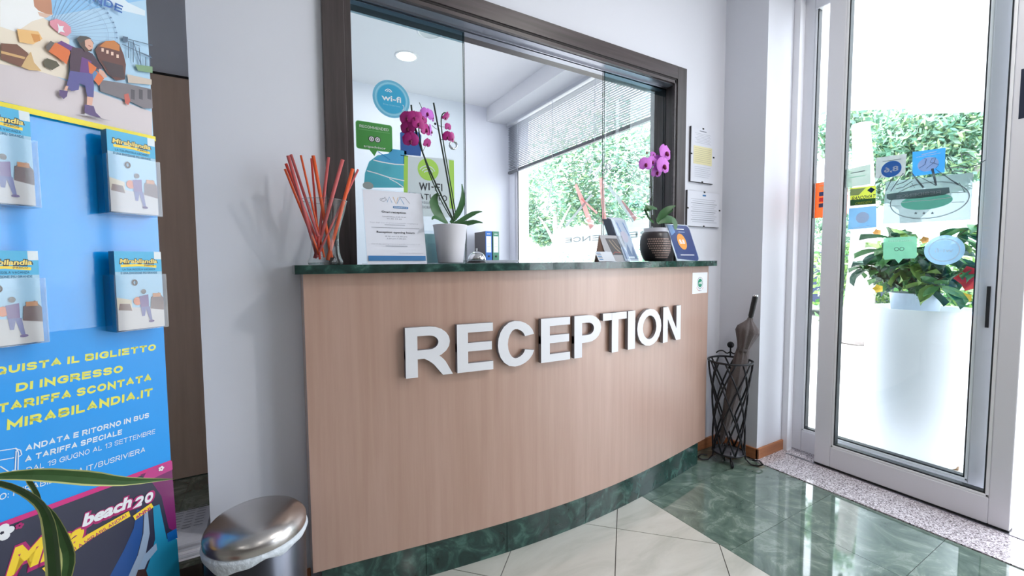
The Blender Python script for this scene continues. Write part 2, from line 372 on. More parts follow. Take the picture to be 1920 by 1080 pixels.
# ---------------------------------------------------------------- setting
YW = 1.60
def clip(poly, rect):
    x0, x1, y0, y1 = rect
    for ax, lim, sg in ((0, x0, 1), (0, x1, -1), (1, y0, 1), (1, y1, -1)):
        out = []
        for i in range(len(poly)):
            a, b = poly[i], poly[(i+1) % len(poly)]; da, db = sg*(a[ax]-lim), sg*(b[ax]-lim)
            if da >= 0: out.append(a)
            if da*db < 0:
                t = da/(da-db); out.append((a[0]+(b[0]-a[0])*t, a[1]+(b[1]-a[1])*t))
        poly = out
        if len(poly) < 3: return []
    return poly
def tile_obj(poly, z0, z1, m, parent, name='tile'):
    cx = sum(p[0] for p in poly)/len(poly); cy = sum(p[1] for p in poly)/len(poly)
    area = abs(sum(poly[i][0]*poly[(i+1) % len(poly)][1]-poly[(i+1) % len(poly)][0]*poly[i][1] for i in range(len(poly))))/2
    if area < 4e-4: return
    g = G().prism(poly, z0, z1); o = g.build(name, m, parent)
    return o
fl = struct('floor', G().box(-3.1, 2.8, -4.1, 4.7, -.06, -.004), GROUT)
n = 0
for i in range(-3, 5):
    for c, (x0, x1) in enumerate(((1.53, 1.93), (1.93, 2.352))):
        y0 = .157+.4*i-.4+ .0
        if y0 < -1.3 or y0 > 1.6: continue
        p = [(x0+.0008, y0+.0008), (x1-.0008, y0+.0008), (x1-.0008, y0+.3992), (x0+.0008, y0+.3992)]
        tile_obj(p, -.012, 0, GTILES[(n*7+c) % 3], fl); n += 1
for i in range(4):
    for j in range(4):
        x0, y0 = -1.2+.4*i, 1.557+.4*j
        x1 = min(x0+.4, -.19)
        if x1-x0 < .05: continue
        tile_obj([(x0+.001, y0+.001), (x1-.001, y0+.001), (x1-.001, y0+.399), (x0+.001, y0+.399)], -.012, 0, GTILES[(i+j) % 3], fl)
T = .4; r2 = math.sqrt(.5)
for a in range(-7, 8):
    for b in range(-7, 8):
        e = .0016
        q = []
        for s_, t_ in ((a*T+e, b*T+e), ((a+1)*T-e, b*T+e), ((a+1)*T-e, (b+1)*T-e), (a*T+e, (b+1)*T-e)):
            q.append((1.246+(s_+t_)*r2, 1.286+(s_-t_)*r2))
        q = clip(q, (-1.35, 1.5285, -.75, 1.555))
        if q: tile_obj(q, -.012, 0, WTILE, fl)
# rest of the lobby floor, beyond the single tiles
struct('floor_lobby', G().box(-3, -1.352, -4, 1.55, -.004, 0).box(-1.352, 1.529, -4, -.752, -.004, 0), WTILE)
struct('floor_lobby', G().box(1.53, 2.352, -4, -1.046, -.004, 0), GTILES[0])
struct('floor_booth', G().box(-.05, 2.6, 1.75, 4.58, -.004, 0), WTILE)
struct('trim_1', G().box(2.354, 2.80, -3.9, 1.35, -.05, .004), GRAN)

# reception wall with the opening
OX0, OX1, OZ0, OZ1 = .245, 1.955, 1.0, 2.14
wb = G()
wb.box(-.19, OX0, YW, YW+.15, 0, 2.98).box(OX1, 2.4, YW, YW+.15, 0, 2.98).box(OX0, OX1, YW, YW+.15, OZ1, 2.98).box(OX0, OX1, YW, YW+.15, 0, OZ0)
struct('wall_back', wb, WALL)
struct('wall_pilaster', G().box(2.39, 2.66, 1.352, 1.76, 0, 2.98), WALL)
# street wall: between door and booth window, above and below glazing
sw = G()
sw.box(2.60, 2.80, 1.76, 1.86, 0, 2.98).box(2.60, 2.80, 1.86, 4.45, 2.86, 2.98).box(2.60, 2.80, 1.86, 4.45, 0, .35).box(2.60, 2.80, 4.45, 4.7, 0, 2.98)
sw.box(2.60, 2.80, -4.1, 1.36, 2.66, 2.98).box(2.60, 2.80, -4.1, -2.6, 0, 2.66).box(2.66, 2.80, 1.33, 1.76, 0, 2.98)
struct('wall_right', sw, WALL)
struct('wall_booth', G().box(-.19, 2.8, 4.58, 4.7, 0, 2.98), WALL)
struct('wall_booth_left', G().box(-.19, -.07, YW+.15, 4.58, 0, 2.98), WALL)
struct('ceiling', G().box(-3.1, 2.8, -4.1, 4.7, 2.98, 3.1), CEIL)
struct('ceiling_soffit', G().box(2.30, 2.6, 1.75, 4.58, 2.82, 2.98), CEIL)
WALLD = mat('taupe wall paint', (150, 144, 140), .7, var=.02)
struct('wall_left', G().box(-3.1, -3.0, -4.1, 2.9, 0, 2.98), WALLD)
struct('wall_front', G().box(-3.0, 2.8, -4.1, -4.0, 0, 2.98), WALLD)
struct('wall_passage', G().box(-3.0, -.19, 2.80, 2.9, 0, 2.98).box(-3, -1.2, 1.6, 2.8, 0, 2.98), WALL)
# skirting
struct('baseboard_right', G().box(2.378, 2.39, 1.340, 1.6, 0, .063).box(2.378, 2.652, 1.340, 1.352, 0, .063), BASEW, bevel=.002)
struct('baseboard_back', G().box(2.1, 2.378, 1.588, 1.6, 0, .063), BASEW, bevel=.002)
struct('baseboard_left', G().box(-.19, .09, 1.588, 1.6, 0, .063), BASEW, bevel=.002)

# brown door in the passage
dd = struct('door_2', G().box(-1.15, -.195, 2.765, 2.80, .004, 2.09), PASSD)
G().box(-1.15, -.195, 2.76, 2.766, 2.09, 2.10).build('top_edge', GROOVE, dd)
G().tube([(-1.05, 2.765, 1.0), (-1.05, 2.72, 1.0), (-.93, 2.72, 1.0)], .009).build('handle', CHROME, dd)

# ---------------------------------------------------------------- reception window frame (dark wood) and sliding panes
rf = struct('window_1', G().box(.18, .25, 1.578, 1.60, 1.12, 2.19), WENGE, bevel=.0015)
G().box(.25, 2.022-.072, 1.578, 1.60, 2.122, 2.19).build('top_rail', WENGEH, rf, bevel=.0015)
G().box(1.95, 2.022, 1.578, 1.60, 1.12, 2.19).build('right_stile', WENGE, rf, bevel=.0015)
G().box(.25, .273, 1.586, 1.76, 1.12, 2.12).build('left_jamb', WENGE, rf)
G().box(1.942, 1.957, 1.588, 1.76, 1.12, 2.12).build('right_jamb', WENGE, rf)
G().box(.25, 1.957, 1.588, 1.76, 2.106, 2.14).build('head_jamb', WENGEH, rf)
G().box(.25, 1.95, 1.582, 1.60, 2.114, 2.122).box(1.942, 1.95, 1.582, 1.60, 1.12, 2.122).build('groove', GROOVE, rf)
G().box(.273, 1.942, 1.583, 1.597, 2.098, 2.113).box(1.932, 1.942, 1.583, 1.597, 1.12, 2.113).build('bead', WENGEH, rf)
G().box(.273, 1.942, 1.60, 1.70, 2.096, 2.106).build('track_housing', mat('grey track housing', (150, 152, 164), .3, .6), rf)
G().box(.273, 1.942, 1.641, 1.644, 2.088, 2.097).box(.273, 1.942, 1.6555, 1.6585, 2.088, 2.097).build('track_rail', ALUB, rf)
def pane(name, x0, x1, y, z0, z1, label, hx, hz):
    t = thing(name, label, 'glass pane', ((x0+x1)/2, y, z0), 'sliding glass panes of the reception window')
    G().box(x0, x1, y, y+.001, z0, z1).build('glass', GLASS, t)
    for xe in (x0, x1):
        G().box(xe-.0016, xe+.0008, y-.001, y+.0015, z0, z1).box(xe-.0016, xe+.0010, y+.0115, y+.014, z0, z1).build('polished_edge', GLASSE, t)
    G().box(x0, x1, y-.001, y+.006, z1-.045, z1).build('top_clamp', glass_mat('tint strip '+str(x0), (.55, .66, .7), 1), t)
    g = G(); g.tube([(hx+.0155*math.cos(a), y-.003, hz+.0155*math.sin(a)) for a in [2*PI*i/24 for i in range(25)]], .003, 8, cap=False)
    g.tube([(hx+.0155*math.cos(a), y+.006, hz+.0155*math.sin(a)) for a in [2*PI*i/24 for i in range(25)]], .003, 8, cap=False)
    g.build('finger_ring', CHROME, t, label='round chrome finger pull in the glass')
    return t
def ctz(x): return 1.129 + .005*x
pane('sliding_glass_pane', .276, .735, 1.668, 1.132, 2.096, 'left sliding glass pane carrying the wifi and recommendation stickers', at(850, 272, Y=1.668).x, at(850, 272, Y=1.668).z)
pane('sliding_glass_pane', at(1133, 272, Y=1.652).x, 1.941, 1.652, 1.14, 2.096, 'right sliding glass pane behind the small purple orchid', at(1141, 313, Y=1.652).x, at(1141, 313, Y=1.652).z)

# ---------------------------------------------------------------- reception desk
pts = [(.09, 1.4695), (.2, 1.455), (.32, 1.441), (.4532, 1.4238), (.62, 1.401), (.75, 1.389), (.891, 1.379), (1.05, 1.3745), (1.2, 1.377), (1.3466, 1.3865), (1.5, 1.4), (1.65, 1.419), (1.8, 1.441), (1.95, 1.466), (2.12, 1.495)]
cf = np.polyfit([p[0] for p in pts], [p[1] for p in pts], 4)
def yd(x): return float(np.polyval(cf, x))
def arc(x0, x1, off=0, n=40): return [(x0+(x1-x0)*i/n, yd(x0+(x1-x0)*i/n)+off) for i in range(n+1)]
desk = thing('reception_desk', 'curved pale wood reception desk with raised white RECEPTION letters', 'reception desk', (1.1, 1.45, 0))
G().prism([(.09, 1.598)]+arc(.09, 2.125)+[(2.125, 1.598)], .126, lambda p: ctz(p[0])-.0285, smooth=False).build('front_panel', BEECH, desk)
top = arc(.066, 2.166, -.03)
G().prism([(.066, 1.598), (.255, 1.598), (.255, 1.86)][::1] + [(1.94, 1.86), (1.94, 1.598), (2.166, 1.598)] + top[::-1], lambda p: ctz(p[0])-.028, lambda p: ctz(p[0])).build('countertop', GMARB, desk, bevel=.002, label='green marble countertop')
jx = [.115, .455, .77, 1.155, 1.405, 1.72, 2.05]
for a, b in zip(jx[:-1], jx[1:]):
    g = G().prism([(a+.0009, yd(a)+.05)]+arc(a+.0009, b-.0009, .004, 8)+[(b-.0009, yd(b)+.05)], .001, .1255)
    g.build('plinth_tile', GMARB, desk)
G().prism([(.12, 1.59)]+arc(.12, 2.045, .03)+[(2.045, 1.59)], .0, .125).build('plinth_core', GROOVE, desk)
# raised letters
LET = [('R', 760, 846, 617, 714), ('E', 857, 924.5, 606.5, 703), ('C', 933.5, 1003, 600, 690), ('E', 1014.5, 1069, 594, 682), ('P', 1077, 1127, 589.5, 672), ('T', 1130.5, 1175, 582, 661), ('I', 1177.5, 1191, 581, 655), ('O', 1195, 1240, 575.5, 649.5), ('N', 1243.5, 1276.5, 570, 641)]
def on_desk(px, off=.0):
    lo, hi = 0.1, 2.2
    for _ in range(40):
        x = (lo+hi)/2; v = Vector((x, yd(x)-off, 0)); q = v.dot(rt)/v.dot(fw)
        v3 = Vector((x, yd(x)-off, .85-HC)); q = v3.dot(IX)/v3.dot(fw)*F+960
        if q < px: lo = x
        else: hi = x
    return x
ZL0, ZL1 = .741, .915
for ch, a, b, _, _ in LET:
    xa, xb = on_desk(a, .022), on_desk(b, .022)
    Wn, Hn, wt = (xb-xa)/1.3, ZL1-ZL0, .031
    pls = {'R': [[(0, 0), (0, 1), (.96, 1, .28), (.96, .44, .28), (0, .44)], [(.42, .44), (.74, .3, .15), (1.06, -.09)]], 'P': [[(0, 0), (0, 1), (1, 1, .28), (1, .42, .28), (0, .42)]],
           'E': [[(1, 1), (0, 1), (0, 0), (1, 0)], [(0, .52), (.95, .52)]], 'C': [[(.97, .70), (.88, 1.0, .4), (.0, 1, .55), (0, 0, .55), (.88, 0, .4), (.97, .30)]],
           'T': [[(0, 1), (1, 1)], [(.5, 1), (.5, 0)]], 'I': [[(.5, 0), (.5, 1)]], 'O': [[(.5, 1), (0, 1, .55), (0, 0, .55), (1, 0, .55), (1, 1, .55), (.5, 1)]], 'N': [[(0, 0), (0, 1)], [(0, 1.0), (1, 0)], [(1, 0), (1, 1)]]}[ch]
    g = G()
    def mp(q, off):
        x = xa+q.x*1.3; return (x, yd(x)-off, ZL0+q.y)
    for pl in pls:
        pp = [q+Vector((wt/2, wt/2)) for q in round_poly(pl, max(1e-4, Wn-wt), Hn-wt)]
        if ch not in 'OC' and not (ch == 'N' and pl[0][0] != pl[1][0]):
            if not (ch == 'R' and len(pl) == 3): pp[0] = pp[0]-(pp[1]-pp[0]).normalized()*wt*.5
            if not (ch == 'R' and len(pl) == 3): pp[-1] = pp[-1]+(pp[-1]-pp[-2]).normalized()*wt*.5
        if ch == 'I': pp = [Vector((Wn/2, 0)), Vector((Wn/2, Hn))]
        L, R = ribbon(pp, Wn if ch == 'I' else wt)
        if ch == 'R' and len(pl) == 3: R[-1].y = L[-1].y = 0; 
        if ch == 'N' and pl[0][0] != pl[1][0]:
            L = [Vector((wt*1.02, Hn)), Vector((Wn, 0))]; R = [Vector((0, Hn)), Vector((Wn-wt*1.02, 0))]
        n_ = len(L); dd_ = [0.0 if pl is pls[0] else .0001*pls.index(pl)]*1
        vs = [mp(q, .022-dd_[0]) for pr_ in zip(R, L) for q in pr_] + [mp(q, .004) for pr_ in zip(R, L) for q in pr_]; m2 = 2*n_
        g.add(vs, [(2*i, 2*i+2, 2*i+3, 2*i+1) for i in range(n_-1)], 0)
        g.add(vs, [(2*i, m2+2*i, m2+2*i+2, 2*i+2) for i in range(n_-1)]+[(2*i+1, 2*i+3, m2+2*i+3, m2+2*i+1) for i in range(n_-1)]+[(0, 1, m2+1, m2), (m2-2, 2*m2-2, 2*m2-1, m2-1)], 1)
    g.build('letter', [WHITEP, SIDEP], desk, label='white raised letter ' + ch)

# round green key sticker on the desk, right end
def deskfn(u, v, off): return Vector((u, yd(u)-.0004-off, v))
p = Print((0, 0, 0), (1, 0, 0), (0, 0, 1), fn=deskfn)
x0, x1 = on_desk(1297, 0), on_desk(1325, 0); z1 = at(1311, 511, Y=yd((x0+x1)/2)).z; z0 = at(1311, 550, Y=yd((x0+x1)/2)).z
cx, cz, rr = (x0+x1)/2, (z0+z1)/2, (z1-z0)*.2
p.rect(x0, z0, x1, z1, kWHT).ring(cx, cz, rr*1.9, rr*1.9, .004, C('ink pale red', (222, 160, 160)), a0=.5, a1=2.7).ring(cx, cz, rr*1.9, rr*1.9, .004, C('ink pale red', (222, 160, 160)), a0=3.7, a1=5.7)
p.ring(cx, cz, rr*1.35, rr*1.35, .003, kGRY).ell(cx, cz, rr*1.05, rr*1.05, C('ink emerald', (20, 140, 104))).line([(cx-rr*.7, cz), (cx+rr*.4, cz)], .005, kWHT).ring(cx+rr*.5, cz, rr*.25, rr*.25, .005, kWHT).line([(cx-rr*.6, cz), (cx-rr*.6, cz-rr*.4)], .004, kWHT)
p.text('★★★', cx, cz-rr*2.0, .008, kGRY)
tag(p.build('key_sticker'), 'small white square sticker with green round key emblem on desk', 'sticker')

# ---------------------------------------------------------------- booth interior
BW = struct('window_2', G().box(2.62, 2.70, 4.40, 4.45, .35, 2.86).box(2.62, 2.70, 1.86, 1.91, .35, 2.86).box(2.62, 2.70, 1.91, 4.40, 2.8, 2.86).box(2.62, 2.70, 1.91, 4.40, .35, .42), ALU)
G().box(2.655, 2.657, 1.91, 4.40, .42, 2.8).build('pane', GLASSD, BW)
G().box(2.612, 2.622, 4.392, 4.40, .42, 2.8).build('gasket', GASK, BW)
# venetian blind
vb = thing('venetian_blind', 'white venetian blind half lowered over the booth window', 'blind', (2.57, 3.2, 2.25))
G().box(2.54, 2.59, 1.92, 4.54, 2.785, 2.82).build('headrail', mat('headrail grey white', (196, 198, 206), .4), vb)
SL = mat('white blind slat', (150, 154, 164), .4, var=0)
zs = [2.270+.0203*i for i in range(25)]
sl = None
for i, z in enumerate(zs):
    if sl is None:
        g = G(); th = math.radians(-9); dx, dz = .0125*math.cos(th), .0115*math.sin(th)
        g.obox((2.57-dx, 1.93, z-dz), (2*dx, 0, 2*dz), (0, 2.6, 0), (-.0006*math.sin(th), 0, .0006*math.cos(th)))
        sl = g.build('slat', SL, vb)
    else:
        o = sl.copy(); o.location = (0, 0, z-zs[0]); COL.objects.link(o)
G().box(2.555, 2.585, 1.93, 4.53, 2.217, 2.248).build('bottom_rail', mat('blind rail grey', (92, 94, 100), .4), vb)
for y in (2.3, 2.95, 3.6, 4.3): G().box(2.553, 2.555, y-.003, y+.003, 2.222, 2.79).build('ladder_tape', mat('ladder tape', (200, 202, 210), .6, var=0), vb)
# downlights of the booth
def downlight(x, y, z, lit, label, power=0, r=.085):
    t = thing('recessed_downlight', label, 'ceiling light', (x, y, z))
    G().lathe([(r+.016, -.001), (r+.016, -.006), (r, -.008), (r, -.002)], (x, y, z), 40).build('trim_ring', mat('downlight ring', (232, 232, 234), .4), t)
    if lit: G().lathe([(.0001, -.003), (r, -.003)], (x, y, z), 40).build('lit_disc', mat('lit lamp', (255, 250, 240), .5, var=0, emit=6), t)
    else: G().lathe([(.0001, -.003), (r, -.003)], (x, y, z), 40).build('frosted_disc', mat('unlit frosted lamp', (206, 210, 212), .5, var=0), t)
    if power: lamp_light('downlight_lamp', (x, y, z-.02), power, r*1.8)
q = at(762, 105, Z=2.98); downlight(q.x, q.y, 2.98, True, 'lit round downlight in the booth ceiling, seen through the glass', 8)
q = at(806, 60, Z=2.98); downlight(q.x, q.y, 2.98, False, 'unlit round downlight in the booth ceiling nearer the opening')
for x in (-1.6, .4):  # unseen lamps added overhead as fill light for the lobby
    for y in (-2.8, -1.0): downlight(x, y, 2.98, True, 'added fill downlight in the lobby ceiling %s' % {(-1.6, -2.8): 'far behind the camera, left', (.4, -2.8): 'far behind the camera, right', (-1.6, -1.0): 'just behind the camera, left', (.4, -1.0): 'just behind the camera, right'}[(x, y)], 3)
downlight(1.85, -.15, 2.98, True, 'added fill downlight in the lobby ceiling beside the entrance', 24)  # unseen lamp added to brighten the right half of desk and wall
# low cabinet with binders at the back wall of the booth
cab = thing('low_cabinet', 'grey cabinet against the booth back wall under the binders', 'cabinet', (1.9, 4.35, 0))
G().box(1.3, 2.42, 4.12, 4.57, .03, 1.15).build('body', mat('cabinet grey', (158, 160, 166), .5), cab, bevel=.003)
G().box(1.28, 2.44, 4.09, 4.575, 1.15, 1.172).build('top', mat('cabinet top shade grey', (120, 124, 130), .5), cab, bevel=.002)  # shade on the top's front edge is put into this darker grey
for x in (1.31, 1.87):
    d_ = G().box(x, x+.54, 4.105, 4.12, .05, 1.13).build('door', mat('cabinet grey', (158, 160, 166)), cab, bevel=.002)
    G().box(x+.46, x+.475, 4.09, 4.105, .5, .62).build('handle', ALUB, d_)
def binder(x0, rgb, nm):
    b = thing('lever_arch_binder', '%s lever arch binder standing on the booth cabinet' % nm, 'binder', (x0, 4.3, 1.172), 'binders in the booth')
    cm = C('binder %s' % nm, rgb); dk = mat('binder cover grey marble', (92, 88, 90), .6, var=.2, scale=80)
    G().box(x0, x0+.078, 4.215, 4.50, 1.173, 1.493).build('cover', dk, b, bevel=.002)
    G().box(x0, x0+.078, 4.211, 4.2149, 1.173, 1.493).build('spine', cm, b)
    pr = Print((x0, 4.2108, 1.173), (1, 0, 0), (0, 0, 1))
    pr.rect(.009, .085, .069, .265, PAPER).line([(.018, .29), (.06, .29)], .007, kWHT).line([(.02, .15), (.058, .15)], .003, kLGR).line([(.02, .18), (.058, .18)], .003, kLGR)
    pr.build('spine_label', b)
    G().tube([(x0+.039, 4.2105, 1.215), (x0+.039, 4.2085, 1.215)], .012, 14).build('finger_hole', BLACK, b)
binder(2.085, (20, 96, 176), 'blue'); binder(2.175, (60, 124, 96), 'green')

# ---------------------------------------------------------------- items on the counter
def glasspx(px, py, Y): q = at(px, py, Y=Y); return q
# glass vase with sticks
vc = Vector((at(611, 490, Y=1.485).x, 1.485, 0)); vc.z = ctz(vc.x)
v = thing('glass_vase', 'clear waisted glass vase holding orange and pink sticks at left counter end', 'vase', tuple(vc))
prof = [(.0001, .002), (.052, .002), (.053, .012), (.047, .025), (.043, .05), (.041, .075), (.043, .1), (.050, .13), (.060, .165), (.069, .205)]
G().lathe(prof, vc, 40).build('wall', GLASSV, v)
G().lathe([(.0001, .001), (.05, .001), (.0515, .007), (.0001, .010)], vc, 40).build('base', glass_mat('thick base glass', (.80, .86, .86), 1.5), v)
g = G(); g.tube([(vc.x+.0693*math.cos(a), vc.y+.0693*math.sin(a), vc.z+.205) for a in [2*PI*i/40 for i in range(41)]], .0014, 6, cap=False); g.build('rim', glass_mat('rim glass', (.85, .9, .92), 3), v)
PK = mat('pink red stick', (196, 92, 92), .55, var=.08, scale=60); OR = mat('orange stick', (228, 92, 44), .55, var=.08, scale=60); DR = mat('deep red stick', (206, 62, 48), .55, var=.08, scale=60)
ST = [(143, 238, 410, 905, OR, 'deep orange', 2.2, .02), (150, 195, 425, 880, DR, 'deep red', 2.6, .0), (166, 132, 395, 925, PK, 'dull pink', 3.0, -.02), (190, 126, 400, 760, PK, 'dull pink', 2.6, .03),
      (266, 130, 450, 925, OR, 'thin orange', 1.9, .0), (348, 155, 415, 940, DR, 'deep red', 2.0, .03), (362, 132, 505, 925, OR, 'bright orange', 3.2, -.01), (482, 146, 392, 905, PK, 'dull pink', 2.8, .01),
      (592, 162, 372, 930, PK, 'thick pink', 3.4, -.03), (670, 235, 475, 945, OR, 'bright orange', 3.4, .0), (712, 242, 410, 880, PK, 'thin pink', 2.2, .03)]
names_ = ['lowest tip at the far left', 'second tip from the left', 'third tip from the left', 'fourth tip from the left', 'alone in the left middle', 'just left of the bright orange one', 'tallest upright one', 'against the dark frame', 'leaning right over the dark frame', 'leaning far right', 'outermost right tip']
for (tx, ty, bx, by, m, cn, rad, dy), nm in zip(ST, names_):
    a = at(500+tx/4.154, 260+ty/4.154, Y=vc.y+dy*1.6); b = at(500+bx/4.154, 260+by/4.154, Y=vc.y-dy*.5)
    b.z = max(b.z, vc.z+.013)
    rr_ = math.hypot(b.x-vc.x, b.y-vc.y)
    if rr_ > .034: b.x = vc.x+(b.x-vc.x)*.034/rr_; b.y = vc.y+(b.y-vc.y)*.034/rr_
    o = G().tube([b, b.lerp(a, .5), a], rad*.00165, 8).build('decorative_stick', m, org=b)
    tag(o, '%s decorative stick in the glass vase, %s' % (cn, nm), 'stick', 'orange and pink sticks in the vase')
# acrylic sign with opening hours
y0 = 1.452; bl = at(689, 492, Y=y0); bl.z = ctz(bl.x)+.001; W_ = .204
lean = .052; hgt = .254
t = thing('counter_sign', 'white opening hours notice in a clear acrylic stand on the counter', 'sign', (bl.x+W_/2, y0, bl.z))
up = Vector((0, lean, hgt)).normalized(); Hh = math.hypot(lean, hgt)
nn = Vector((1, 0, 0)).cross(up)
G().obox(bl - Vector((.002, 0, 0)), (W_+.004, 0, 0), up*(Hh+.004), -nn*.0008).obox(bl+Vector((-.002, 0, 0)), (W_+.004, 0, 0), (0, .085, 0), (0, 0, .002)).build('acrylic_holder', ACRYL, t)
G().obox(bl+nn*.0006, (W_, 0, 0), up*Hh, -nn*.0005).build('sheet', PAPER, t)
pr = Print(bl+nn*.0006, (1, 0, 0), up, nn)
def U(px, py): return pr.uv(px, py)
logo = [kGRY, C('ink sand', (226, 190, 140)), C('ink sky', (112, 164, 206))]
h2 = Hh
def arcs(pr, cx, cy, w, col):  # the residence logo: loops and letters
    pr.line([(cx-w*.5, cy), (cx-w*.35, cy+w*.12), (cx-w*.28, cy-w*.02)], w*.012, col[0]).line([(cx-w*.3, cy-w*.05), (cx-w*.22, cy+w*.14), (cx-w*.14, cy-w*.05)], w*.014, col[2])
    pr.line([(cx-w*.1, cy+w*.14), (cx-w*.02, cy-w*.08), (cx+w*.06, cy+w*.14)], w*.02, col[1]).line([(cx+w*.02, cy-w*.06), (cx+w*.12, cy+w*.14), (cx+w*.24, cy-w*.08)], w*.02, col[2])
    pr.line([(cx+w*.1, cy+w*.15), (cx+w*.28, cy+w*.15), (cx+w*.42, cy-w*.04)], w*.012, col[0]).ring(cx-w*.42, cy+w*.03, w*.09, w*.05, w*.01, col[0])
arcs(pr, .112, .224*h2/.26, .11, logo)
pr.rrect(.098, .198, .152, .206, .004, kBLU).text('RESIDENCE', .125, .2, .004, kWHT, wid=.046)
pr.text('Orari reception', .1, .180, .0072, kBLK, wid=.084, bold=.012)
pr.text('Lunedì-Sabato 8.30-12.30', .1, .165, .004, kGRY, wid=.08).text('15.30-19.30', .1, .1575, .004, kGRY, wid=.05)
pr.text('Fuori dagli orari di apertura è possibile contattarci al', .1, .1430, .0035, kLGR, wid=.165).line([(.065, .1375), (.135, .1375)], .0024, kLGR)
pr.line([(.02, .127), (.186, .127)], .0012, kGRY)
pr.text('Reception opening hours', .102, .108, .0072, kBLK, wid=.13, bold=.014)
pr.text('8.30 am-12.30 pm', .102, .095, .004, kGRY, wid=.074).text('3.30 pm-7.30 pm', .102, .087, .004, kGRY, wid=.066)
pr.text('Out of the opening hours it is possible to contact us at', .1, .068, .0035, kLGR, wid=.165).line([(.063, .0625), (.138, .0625)], .0024, kLGR)
pr.text('Grazie per la collaborazione', .15, .037, .0032, kLGR, wid=.085)
pr.rect(.004, .011, .2, .0285, kBLU)
pr.build('print', t)
# clear acrylic leaflet pocket between sign and pot
c0 = at(806, 492, Y=1.50); z = ctz(c0.x)
t = thing('leaflet_holder', 'clear acrylic leaflet holder between the hours notice and white pot', 'leaflet holder', (c0.x, 1.5, z))
G().box(c0.x-.012, c0.x+.062, 1.49, 1.4915, z+.001, z+.075).obox((c0.x-.012, 1.53, z+.001), (.074, 0, 0), (0, .03, .125), (0, .0015, 0)).box(c0.x-.012, c0.x+.062, 1.49, 1.55, z+.0005, z+.0025).build('pocket', ACRYL, t)
G().obox((c0.x-.008, 1.527, z+.004), (.064, 0, 0), (0, .026, .11), (0, .002, 0)).build('leaflet', C('leaflet aqua', (176, 222, 226)), t)

# ---- orchids
PET = mat('magenta orchid petal', (176, 32, 128), .5, var=.15, scale=120, sss=0); PETL = mat('lilac orchid petal', (206, 110, 214), .5, var=.15, scale=120); LIP = mat('orchid lip', (120, 10, 70), .5)
STEM = mat('orchid stem green', (48, 72, 48), .5); LEAF = mat('orchid leaf green', (58, 104, 58), .4, var=.12, scale=30); BUDM = mat('orchid bud', (150, 110, 90), .5)
def petal_pts(w_, l_, n=6):
    r = []
    for i in range(n+1):
        t_ = i/n; r.append((w_*math.sin(PI*min(1, t_*.93+.07))**.7, l_*t_))
    return r
def flower(c, face, size, pm, parent, name='flower'):
    face = Vector(face).normalized(); a = face.orthogonal().normalized(); upv = Vector((0, 0, 1)); upv = (upv-face*upv.dot(face)).normalized(); sd = upv.cross(face)
    g = G()
    spec = [(90, .5, .52), (215, .48, .5), (325, .48, .5), (18, .8, .52), (162, .8, .52)]
    for j, (ang, w_, l_) in enumerate(spec):
        an = math.radians(ang); d = sd*math.cos(an)+upv*math.sin(an); e = face.cross(d); off = face*(.0012*(j+1))
        pp = petal_pts(w_*size*.5, l_*size); vs = []
        for k, (ww, ll) in enumerate(pp):
            bend = face*(-.12*size*(ll/size)**2*2)
            vs += [c+off+d*ll+e*ww+bend-face*.02*size, c+off+d*ll+bend+face*.03*size, c+off+d*ll-e*ww+bend-face*.02*size]
        fs = []
        for k in range(len(pp)-1):
            fs += [(3*k, 3*k+1, 3*k+4, 3*k+3), (3*k+1, 3*k+2, 3*k+5, 3*k+4)]
        g.add(vs, fs, 0, True)
    g.ball(c+face*.1*size-upv*.06*size, size*.11, 1, 8, 6); g.ball(c+face*.16*size-upv*.16*size, size*.08, 1, 8, 6)
    return g.build(name, [pm, LIP], parent)
def leaf_strap(pts, widths, m, parent, name='leaf', normal=None, fold=.15):
    pts = [Vector(p) for p in pts]; g = G(); vs = []
    for i, p_ in enumerate(pts):
        t_ = (pts[min(i+1, len(pts)-1)]-pts[max(0, i-1)]).normalized(); nrm = Vector(normal) if normal else Vector((0, -.4, 1))
        s_ = t_.cross(nrm).normalized(); u_ = s_.cross(t_); w_ = widths[i]/2
        vs += [p_-s_*w_+u_*w_*fold, p_, p_+s_*w_+u_*w_*fold]
    fs = []
    for k in range(len(pts)-1): fs += [(3*k, 3*k+1, 3*k+4, 3*k+3), (3*k+1, 3*k+2, 3*k+5, 3*k+4)]
    g.add(vs, fs, 0, True); return g.build(name, m, parent)
def cat(ps, n=14):
    ps = [Vector(p) for p in ps]; P_ = [ps[0]*2-ps[1]]+ps+[ps[-1]*2-ps[-2]]; out = []; m_ = len(ps)-1
    for i in range(n+1):
        q = i/n*m_; k = min(int(q), m_-1); t = q-k; a, b, c, d = P_[k:k+4]
        out.append(.5*((2*b)+(c-a)*t+(2*a-5*b+4*c-d)*t*t+(3*b-a-3*c+d)*t**3))
    return out
def bez(ps, n=10):
    ps = [Vector(p) for p in ps]; out = []
    for i in range(n+1):
        t_ = i/n; q = list(ps)
        while len(q) > 1: q = [q[j].lerp(q[j+1], t_) for j in range(len(q)-1)]
        out.append(q[0])
    return out
